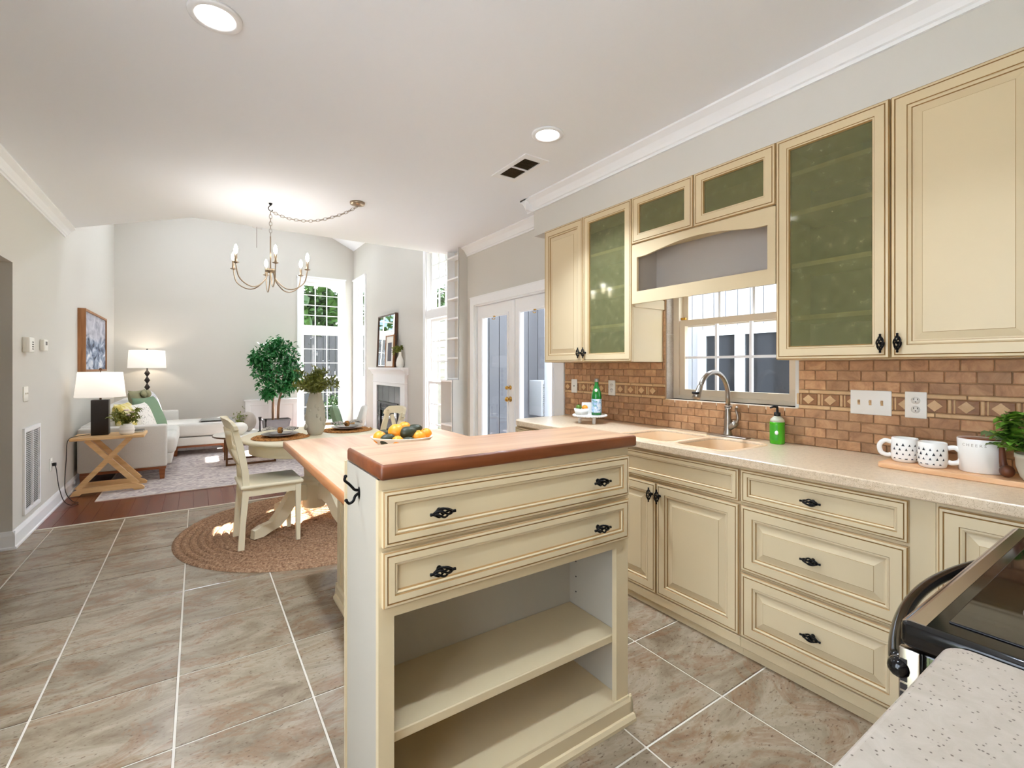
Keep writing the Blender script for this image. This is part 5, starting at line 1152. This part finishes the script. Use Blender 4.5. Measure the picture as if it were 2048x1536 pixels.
# side table
st_ = thing('side_table', 'light pine side table with crossed legs beside the sofa arm', 'table', (-.78, 6.58, 0)); tx0, tx1, ty0, ty1, tz = -1.075, -.475, 6.40, 6.80, .60
b = MB(); b.box(tx0, ty0, tz - .03, tx1, ty1, tz, bev=.004, seg=1); b.build('table_top', 'pine', st_)
for y in (ty0 + .03, ty1 - .07):
    b = MB(); b.prism([(-1.075, 0), (-1.0, 0), (-.98, .018), (-.58, .018), (-.56, 0), (-.48, 0), (-.475, .02), (-.50, .045), (-.57, .07), (-.99, .07), (-1.05, .045)], (0, y, .009), X, Z, Y, .04); b.build('foot_rail', 'pine', st_)
    for s in (-1, 1):
        xa, xb = (-1.02, -.60) if s == 1 else (-.54, -.95); b = MB(); w = .024; d = Vector((xb - xa, 0, tz - .03 - .07)).normalized(); nn = Vector((-d.z, 0, d.x)) * w; p0, p1 = Vector((xa, y + (.004 if s == 1 else .012), .07)), Vector((xb, y + (.004 if s == 1 else .012), tz - .03))
        b.add([p0 - nn, p0 + nn, p1 + nn, p1 - nn] + [p + Y * .028 for p in (p0 - nn, p0 + nn, p1 + nn, p1 - nn)], [(0, 1, 2, 3), (4, 5, 6, 7), (0, 1, 5, 4), (1, 2, 6, 5), (2, 3, 7, 6), (3, 0, 4, 7)]); b.build('cross_leg', 'pine', st_)
def lampshade(t, c, r0, r1, h): b = MB(); b.lathe([(r0, 0), (r1, h), (r1 - .004, h), (r0 - .004, 0)], c, 40, closed=True); return b.build('shade', 'shade', t)
lx, ly = -.862, 6.63
t = thing('table_lamp', 'table lamp with square dark base and white drum shade on the side table', 'lamp', (lx, ly, tz))
b = MB(); b.box(lx - .072, ly - .06, tz + .0005, lx + .072, ly + .06, tz + .375, bev=.004); b.build('base', 'lampdark', t); b = MB(); b.cyl((lx, ly, tz + .37), (lx, ly, tz + .45), .01, seg=10); b.ball((lx, ly, tz + .70), .014, 10, 8); b.cyl((lx, ly, tz + .45), (lx, ly, tz + .70), .004, seg=6); b.build('neck', 'bronze', t)
lampshade(t, (lx, ly, tz + .405), .212, .186, .265)
b = MB(); b.tube(spline([(lx - .09, ly + .02, tz + .006), (-1.03, 6.5, tz + .012), (-1.085, 6.42, tz - .02), (-1.09, 6.38, .4), (-1.085, 6.30, .12), (-1.02, 6.2, .02), (-.96, 6.12, .01), (-1.0, 6.04, .012), (-1.06, 6.1, .05), (-1.085, 6.05, .2), (-1.09, 5.985, .37), (-1.098, 5.96, .425)], 6), .0035, 6); b.build('cord', 'wire', t); b = MB(); b.box(-1.112, 5.945, .41, -1.085, 5.975, .44, bev=.005); b.build('plug', 'wire', t)
c = Vector((-.63, 6.50, tz))
t = thing('flower_pot', 'ribbed white pot with greenery and pink flowers on the side table', 'plant', c); b = MB(); b.lathe([(0, 0), (.05, 0), (.062, .012), (.066, .028), (.062, .034), (.068, .046), (.069, .062), (.062, .068), (.064, .08), (.056, .10), (.042, .108), (.044, .118), (.038, .118), (.036, .10), (0, .1)], c, 28); b.build('pot', 'white', t)
rn = random.Random(12); lb = MB(); sm = MB(); fl = MB()
for k in range(16):
    a = rn.uniform(0, 6.28); e = rn.uniform(.2, 1.4); L_ = rn.uniform(.10, .20); tip = c + Vector((math.cos(a) * math.cos(e) * L_, math.sin(a) * math.cos(e) * L_ * .8, .11 + math.sin(e) * L_)); p = spline([c + Z * .1, c + Z * .14 + (tip - c - Z * .14) * .4, tip], 4); sm.tube(p, .0018, 5); leaves(lb, [q for q in p[2:] for _ in range(3)], .05, .018, rn, up=.5)
for k in range(4):
    q = c + Vector((.02 + rn.gauss(0, .03), rn.gauss(0, .02), .23 + rn.gauss(0, .02)))
    for i in range(7): a = i * .9; fl.ball((q.x + .014 * math.cos(a), q.y + .014 * math.sin(a), q.z), (.011, .011, .007), 7, 5)
sm.build('stem', 'leafo', t); lb.build('foliage', 'leafo', t, kind='stuff'); fl.build('blossoms', 'pink', t, kind='stuff')
t = thing('book', 'thin book with dark cover lying behind the flower pot', 'book', (-.60, 6.70, tz)); b = MB(); b.box(-.70, 6.62, tz + .003, -.502, 6.77, tz + .018); b.build('pages', 'white', t); b = MB(); b.box(-.705, 6.615, tz + .0005, -.50, 6.775, tz + .003); b.box(-.705, 6.615, tz + .018, -.50, 6.775, tz + .021); b.box(-.705, 6.772, tz + .003, -.50, 6.775, tz + .018); b.build('cover', 'lampdark', t)
# floor lamp
fx, fy = -.675, 9.58
t = thing('floor_lamp', 'floor lamp with dark bobbin stem and white shade behind the sofa', 'lamp', (fx, fy, 0)); prof = [(0, 0), (.14, 0), (.14, .02), (.03, .035), (.012, .05)]
z = .05
while z < 1.22: prof += [(.010, z), (.022, z + .022), (.040, z + .05), (.022, z + .082), (.010, z + .104)]; z += .112
prof += [(.01, z + .03), (.008, 1.33), (0, 1.33)]
b = MB(); b.lathe(prof, (fx, fy, 0), 20); b.build('stem', 'lampdark', t); b = MB(); b.ball((fx, fy, 1.605), .014, 10, 8); b.cyl((fx, fy, 1.33), (fx, fy, 1.6), .004, seg=6); b.build('finial', 'lampdark', t); lampshade(t, (fx, fy, 1.305), .25, .235, .285)
pl = bpy.data.lights.new('floor_lamp_bulb', 'POINT'); pl.energy = 2.5; pl.color = (1, .85, .68); pl.shadow_soft_size = .05; po = bpy.data.objects.new('floor_lamp_bulb', pl); C.objects.link(po); po.parent = t; po.location = (0, 0, 1.45)
# art on the left wall
t = thing('framed_art', 'stormy grey seascape painting in an oak frame above the sofa', 'painting', (XL, 7.85, 1.28)); y0, y1, z0, z1 = 7.10, 8.60, 1.27, 1.99; b = MB()
for a in ((y0, z0, y1, z0 + .025), (y0, z1 - .025, y1, z1), (y0, z0 + .025, y0 + .025, z1 - .025), (y1 - .025, z0 + .025, y1, z1 - .025)): b.box(XL, a[0], a[1], XL + .07, a[2], a[3])
b.build('frame', 'oak', t); b = MB(); b.box(XL + .003, y0 + .025, z0 + .025, XL + .055, y1 - .025, z1 - .025); b.build('canvas', 'art', t)
# devices on the left wall
def gadget(name, label, cat, y, z, w, h, d, slots=0, lcd=False):
    t = thing(name, label, cat, (XL, y, z)); b = MB(); b.box(XL, y - w / 2, z - h / 2, XL + d, y + w / 2, z + h / 2, bev=.008); b.build('housing', 'plate', t)
    for i in range(slots): b = MB(); b.box(XL + d - .001, y - w * .05, z - h * .3 + i * .018, XL + d + .001, y + w * .3, z - h * .3 + i * .018 + .006); b.build('slot', 'dark', t)
    if lcd: b = MB(); b.box(XL + d - .001, y - w * .2, z, XL + d + .001, y + w * .25, z + h * .3); b.build('screen', 'darkglass', t)
gadget('door_chime', 'beige door chime box on the left wall, nearer the hallway', 'door chime', 5.15, 1.50, .13, .118, .045, 4); gadget('thermostat', 'white thermostat right of the door chime', 'thermostat', 5.63, 1.515, .12, .10, .032, 0, True)
plate_thing('light_switch', 'white rocker switch plate below the door chime', 'switch', (XL, 5.17, 1.115), Y, X, .115, .116, ('switch', 2)); plate_thing('wall_socket', 'white socket low on the left wall with a black plug', 'socket', (XL, 5.94, .43), Y, X, .072, .116, ('socket',))
t = thing('return_grille', 'tall white louvred air return grille low on the left wall', 'vent', (XL, 5.32, .18)); y0, y1, z0, z1 = 5.10, 5.55, .18, .85; b = MB()
for a in ((y0, z0, y1, z0 + .03), (y0, z1 - .03, y1, z1), (y0, z0 + .03, y0 + .03, z1 - .03), (y1 - .03, z0 + .03, y1, z1 - .03), (5.318, z0 + .03, 5.332, z1 - .03)): b.box(XL, a[0], a[1], XL + .014, a[2], a[3])
b.build('frame', 'trim', t); b = MB(); b.box(XL, y0 + .03, z0 + .03, XL + .001, y1 - .03, z1 - .03); b.build('duct', mat('grille_back', rgb(120, 118, 115), .9), t)
sl = MB().box(-.0008, -.195, -.007, .0008, .195, .007).mesh('louvre', 'trim')
for i in range(40): put(sl, 'louvre', t, (XL + .007, 5.325, z0 + .04 + i * .0152), Matrix.Rotation(R(40), 3, 'Y'))
# coffee table and what stands on it
cc = Vector((.62, 7.50, 0)); CZ = .40
t = thing('coffee_table', 'round coffee table with bronze loop legs and a pale top', 'table', cc); b = MB(); b.lathe([(0, CZ - .028), (.44, CZ - .028), (.45, CZ - .02), (.45, CZ), (0, CZ)], cc, 56); b.build('table_top', 'white', t); b = MB(); b.lathe([(.452, CZ - .024), (.456, CZ - .024), (.456, CZ - .004), (.452, CZ - .004)], cc, 56, closed=True); b.build('rim', 'bronze', t)
for y in (7.27, 7.75):
    b = MB()
    for a in ((.31, .009, .335, CZ - .028), (.885, .009, .91, CZ - .028)): b.box(a[0], y - .012, a[1], a[2], y + .012, a[3])
    b.box(.335, y - .012, .009, .885, y + .012, .034); b.build('loop_leg', 'bronze', t)
def sticks(x, y, h, l): c = (x, y, CZ); tag(MB().lathe([(0, 0), (.03, 0), (.03, .006), (.012, .014), (.010, h * .4), (.009, h * .7), (.020, h - .01), (.022, h), (0, h - .004)], c, 16).build('candlestick', 'lampdark', origin=c), l, 'candlestick', 'dark candlesticks on the coffee table')
sticks(.74, 7.55, .21, 'taller dark candlestick on the coffee table'); sticks(.82, 7.60, .175, 'shorter dark candlestick on the coffee table')
c = Vector((.46, 7.38, CZ)); tag(MB().lathe([(0, 0), (.05, 0), (.09, .03), (.115, .07), (.12, .10), (.10, .14), (.06, .165), (0, .17)], c, 28).build('ceramic_orb', 'white', origin=c), 'smooth round white ceramic vessel on the coffee table', 'vase')
c = Vector((.60, 7.70, CZ)); t = thing('egg_vase', 'speckled egg shaped vase with draping moss on the coffee table', 'vase', c); b = MB(); b.ball((c.x, c.y, c.z + .14), (.11, .09, .14), 20, 14); b.build('vessel', 'stonep', t); lb = MB(); rn = random.Random(8); leaves(lb, [(c.x - .09 + rn.gauss(0, .035), c.y - .02 + rn.gauss(0, .035), c.z + .14 + abs(rn.gauss(0, .075))) for _ in range(150)], .04, .016, rn, up=-.3); lb.build('moss', 'leafo', t, kind='stuff')
# ficus
c = Vector((1.16, 9.25, 0)); t = thing('ficus_tree', 'potted ficus with a round green crown in front of the white panel', 'plant', c); b = MB(); PT = .40
vv = []
for hw, hd, z in ((.165, .11, 0), (.215, .15, PT - .03), (.225, .16, PT - .028), (.225, .16, PT), (.205, .14, PT), (.20, .135, PT - .05)): vv += [(c.x + x, c.y + y, z) for x, y in rrect(-hw, -hd, hw, hd, .03, 3)]
n = 16; b.add(vv, [(i * n + k, i * n + (k + 1) % n, (i + 1) * n + (k + 1) % n, (i + 1) * n + k) for i in range(5) for k in range(n)] + [tuple(range(n))[::-1]]); b.build('planter', 'zinc', t); b = MB(); b.box(c.x - .19, c.y - .125, PT - .06, c.x + .19, c.y + .125, PT - .045); b.build('soil', 'soil', t)
tr = MB(); tops = [(.02, 0, 1.25), (.12, .04, 1.35), (-.08, .03, 1.3), (.2, -.02, 1.2)]
for i, tp in enumerate(tops): p0 = (c.x + (-.05, .03, -.05, .03)[i], c.y, PT - .05); tr.tube(spline([p0, (c.x + (-.05, .04, -.045, .05)[i], c.y + .01, .68), (c.x + (-.02, .10, -.05, .11)[i], c.y, .95), (c.x + tp[0], c.y + tp[1], tp[2])], 5), [.022 - .0009 * k for k in range(16)], 8)
tr.build('trunk', 'bark', t); rn = random.Random(21); lb = MB(); cs = []
blobs = [((-.16, 0, 1.55), .22), ((.12, 0, 1.58), .23), ((0, .0, 1.40), .28), ((-.22, 0, 1.28), .18), ((.24, 0, 1.33), .2), ((.05, -.05, 1.15), .26), ((-.1, 0, 1.02), .2), ((.18, 0, .98), .16), ((-.14, -.05, .86), .1), ((.28, 0, 1.15), .16), ((-.3, 0, 1.45), .12), ((0, 0, 1.68), .18)]
for i in range(2700): bl_, q = rn.choice(blobs); d = Vector((rn.gauss(0, 1), rn.gauss(0, 1), rn.gauss(0, 1))).normalized() * q * rn.uniform(.5, 1.08); cs.append(c + Vector(bl_) + d)
leaves(lb, cs, .085, .036, rn, up=-.5); lb.build('crown', 'leafg', t, kind='stuff')
# low white panel behind the ficus
t = thing('panel_cabinet', 'low white panelled cabinet against the far wall beside the window', 'cabinet', (1.12, YN, 0)); b = MB(); b.box(.72, YN - .16, 0, 1.58, YN - .002, .70); b.build('body', 'trim', t); b = MB(); b.box(.70, YN - .18, .70, 1.585, YN - .002, .725, bev=.004, seg=1); b.build('top', 'trim', t)
for xa in (.74, 1.16): b = MB(); b.rings(.40, .62, [(0, 0, 0), (0, .012, 0), (.05, .012, 0), (.06, .004, 0), (.07, .004, 0)], (xa + .2, YN - .16, .36), X, Z, -Y); b.build('panel_door', 'trim', t)
# armchair by the windows
ac_ = thing('armchair', 'white upholstered armchair with pale wood frame between the windows', 'armchair', (1.64, 6.95, 0), R(168), None); L = dict(local=True)
b = MB(); b.box(-.30, -.32, .22, .32, .32, .42, bev=.05, seg=4); b.build('seat', 'sofa', ac_, **L)
b = MB(); vv = []; ff = []; n = 14; m = 8
for i in range(n + 1):
    yy = -.33 + .66 * i / n
    for j in range(m + 1):
        q = j / m; top = .76 - .14 * abs(yy / .33) ** 3.5; z = .30 + (top - .30) * q; vv.append((-.26 - .12 * q + .05 * (yy / .33) ** 2, yy, z))
k0 = len(vv); vv += [(x - .085 * (1 - .35 * ((i % (m + 1)) / m)), y, z) for i, (x, y, z) in enumerate(vv)]
for o_ in (0, k0):
    for i in range(n):
        for j in range(m): ff.append((o_ + i * (m + 1) + j, o_ + (i + 1) * (m + 1) + j, o_ + (i + 1) * (m + 1) + j + 1, o_ + i * (m + 1) + j + 1))
per_ = [(0, j) for j in range(m + 1)] + [(i, m) for i in range(1, n + 1)] + [(n, j) for j in range(m - 1, -1, -1)] + [(i, 0) for i in range(n - 1, 0, -1)]
for a_, b__ in zip(per_, per_[1:] + per_[:1]): i0, i1 = a_[0] * (m + 1) + a_[1], b__[0] * (m + 1) + b__[1]; ff.append((i0, i1, k0 + i1, k0 + i0))
b.add(vv, ff, 0, True); b.build('backrest', 'sofa', ac_, **L)
for s in (-1, 1):
    b = MB(); b.tube(spline([(.30, s * .35, .02), (.32, s * .35, .25), (.30, s * .35, .46), (.1, s * .35, .48), (-.25, s * .35, .47), (-.33, s * .35, .42), (-.36, s * .35, .02)], 5), .018, 8); b.build('arm_frame', 'pine', ac_, **L)
    b = MB(); b.cyl((.27, s * .28, .22), (.31, s * .31, .009), .024, .014, 10); b.build('front_leg', 'pine', ac_, **L); b = MB(); b.cyl((-.27, s * .28, .22), (-.33, s * .31, .009), .024, .014, 10); b.build('rear_leg', 'pine', ac_, **L)
scatter('green cushion on the white armchair', 'sage', (1.66, 7.0, .60), .42, -16, 75, None, .38, .13)
# fireplace
fp = thing('fireplace', 'white mantel fireplace with black slate surround on the right wall', 'fireplace', (XR, 7.6, 0)); FX = XR - .05
b = MB(); b.box(FX, 6.87, 0, XR - .001, 7.065, 1.01); b.box(FX, 8.22, 0, XR - .001, 8.42, 1.01); b.box(FX, 6.87, 1.01, XR - .001, 8.42, 1.20); b.box(FX - .008, 6.865, 1.055, XR - .001, 8.425, 1.075, bev=.003); b.build('surround', 'trim', fp)
b = MB(); b.prism([(0, 1.2), (.055, 1.2), (.06, 1.215), (.075, 1.245), (.10, 1.27), (.125, 1.28), (.13, 1.315), (0, 1.315)], (XR - .001, 6.835, 0), -X, Z, Y, 1.62); b.build('mantel_shelf', 'trim', fp)
xs = XR - .022
b = MB(); b.box(xs, 7.066, 0, XR - .001, 8.219, 1.009); b.build('slate_backing', 'grout', fp)
for i in range(4): b = MB(); b.box(xs - .012, 7.069 + i * .288, .735, xs - .0005, 7.069 + (i + 1) * .288 - .006, 1.006, bev=.002, seg=1); b.build('slate_tile', 'blackt', fp)
for j in range(3):
    for ya, yb in ((7.069, 7.20), (8.085, 8.216)): b = MB(); b.box(xs - .012, ya, .002 + j * .243, xs - .0005, yb, .238 + j * .243, bev=.002, seg=1); b.build('slate_tile', 'blackt', fp)
b = MB(); x0, x1 = xs - .02, xs - .0005; b.box(x0, 7.206, .0, x1, 7.24, .73); b.box(x0, 8.045, 0, x1, 8.079, .73); b.box(x0, 7.24, .69, x1, 8.045, .73); b.box(x0, 7.24, .585, x1, 8.045, .60); b.box(x0, 7.24, .0, x1, 8.045, .05); b.build('firebox_frame', 'iron', fp)
b = MB(); b.box(xs - .006, 7.24, .05, xs - .001, 8.045, .69); b.build('firebox_glass', 'blackg', fp)
for i in range(4): b = MB(); b.box(xs - .014, 7.25, .612 + i * .019, xs - .007, 8.035, .622 + i * .019); b.build('louvre', 'firebox', fp)
mzt = 1.3155
t = thing('mantel_mirror', 'square mirror in a dark wood frame leaning above the mantel', 'mirror', (2.62, 7.72, mzt)); T = Matrix.Translation((2.615, 7.70, mzt)) @ Matrix.Rotation(R(2.2), 4, 'Y') @ rotm(-Y, Z, -X).to_4x4(); b = MB(); hw = .43
for a in ((-hw, 0, hw, .02), (-hw, .86, hw, .88), (-hw, .02, -hw + .02, .86), (hw - .02, .02, hw, .86)): b.box(a[0], a[1], -.025, a[2], a[3], .02, T=T)
b.build('frame', 'frame', t); b = MB(); b.box(-hw + .02, .02, -.01, hw - .02, .86, .006, T=T); b.build('mirror_glass', 'mirror', t)
t = thing('framed_print', 'small framed print leaning in front of the mantel mirror', 'picture', (2.585, 7.42, mzt)); T = Matrix.Translation((2.575, 7.40, mzt)) @ Matrix.Rotation(R(2.0), 4, 'Y') @ rotm(-Y, Z, -X).to_4x4(); b = MB(); hw = .19
for a in ((-hw, 0, hw, .015), (-hw, .505, hw, .52), (-hw, .015, -hw + .015, .505), (hw - .015, .015, hw, .505)): b.box(a[0], a[1], -.012, a[2], a[3], .012, T=T)
b.build('frame', 'oak', t); b = MB(); b.box(-hw + .015, .015, -.008, hw - .015, .505, .004, T=T); b.build('mat_board', 'white', t); b = MB(); b.box(-.09, .10, .004, .09, .40, .005, T=T); b.build('print', mat('print_grey', rgb(96, 96, 104), .7, var=.6, vscale=12), t)
c = Vector((2.613, 7.02, mzt)); t = thing('bud_vase', 'small white vase with trailing sprigs on the mantel', 'vase', c); b = MB(); b.lathe([(0, 0), (.045, 0), (.06, .03), (.062, .08), (.045, .14), (.022, .19), (.020, .23), (.024, .24), (.016, .24), (.014, .2), (0, .05)], c, 24); b.build('vessel', 'white', t); rn = random.Random(31); lb = MB(); sm = MB()
for k in range(9):
    a = rn.uniform(.6, 3.2); p = spline([c + Z * .2, c + Vector((math.cos(a) * .04, math.sin(a) * .05, .30)), c + Vector((math.cos(a) * .09, math.sin(a) * .12, .34 - .12 * rn.random()))], 5); sm.tube(p, .002, 5); leaves(lb, [q for q in p[3:] for _ in range(3)], .045, .02, rn)
sm.build('stem', 'leafo', t); lb.build('leaf_sprays', 'leafo', t, kind='stuff')
# ceiling fan under the ridge
fc = Vector((.70, 7.6, 0)); t = thing('ceiling_fan', 'white ceiling fan with pull cord above the living room', 'fan', (fc.x, fc.y, RZ - .06)); b = MB(); b.cyl((fc.x, fc.y, 3.62), (fc.x, fc.y, RZ - .05), .014, seg=10); b.lathe([(0, 0), (.06, 0), (.075, .04), (.02, .08)], (fc.x, fc.y, RZ - .12), 20); b.build('downrod', 'trim', t); b = MB(); b.lathe([(0, 3.40), (.05, 3.405), (.10, 3.43), (.11, 3.50), (.10, 3.58), (.04, 3.62), (0, 3.62)], (fc.x, fc.y, 0), 28); b.build('motor', 'trim', t)
for k in range(5):
    b = MB(); T = Matrix.Translation((fc.x, fc.y, 3.46)) @ Matrix.Rotation(R(12 + 72 * k), 4, 'Z') @ Matrix.Rotation(R(10), 4, 'X'); b.prism(rrect(.17, -.065, .62, .065, .03, 4), (0, 0, 0), X, Y, Z, .008, T=T); b.box(.08, -.02, -.004, .2, .02, .002, T=T); b.build('blade', 'trim', t)
b = MB(); b.tube([(fc.x, fc.y - .03, 3.42), (fc.x, fc.y - .03, 3.02)], .0025, 5); b.build('pull_cord', 'bark', t)
# unseen recessed lights added in the vault to brighten the living room
for i, (x, y) in enumerate(((-.3, 6.4), (1.9, 6.4), (-.3, 8.6), (1.9, 8.6))):
    s = (RZ - LZ) / (RX - XL + .14) if x < RX else (ZE - RZ) / (XR + .16 - RX); z = (RZ + s * (x - RX)); n_ = Vector((s, 0, -1)).normalized(); q = n_.to_track_quat('-Z', 'Y').to_matrix().to_4x4(); T = Matrix.Translation((x, y, z)) @ q
    t = thing('recessed_light', 'added recessed light in the living room vault, %s' % ['near left', 'near right', 'far left', 'far right'][i], 'ceiling light', (x, y, z), group='added lights of the vault'); b = MB(); b.lathe([(.066, -.004), (.074, -.012), (.094, -.010), (.097, 0), (.066, 0)], seg=32, closed=True, T=T); b.build('trim_ring', 'trim', t); b = MB(); b.lathe([(.0665, -.005), (0, -.005)], seg=24, T=T); b.build('lens', 'lens', t)
    ld = bpy.data.lights.new('added_vault_light', 'AREA'); ld.shape = 'DISK'; ld.size = .13; ld.energy = VAULT_W; ld.color = (.86, .95, 1.06); lo = bpy.data.objects.new('added_vault_light', ld); C.objects.link(lo); lo.parent = t; lo.matrix_basis = Matrix.Translation(n_ * .014) @ q
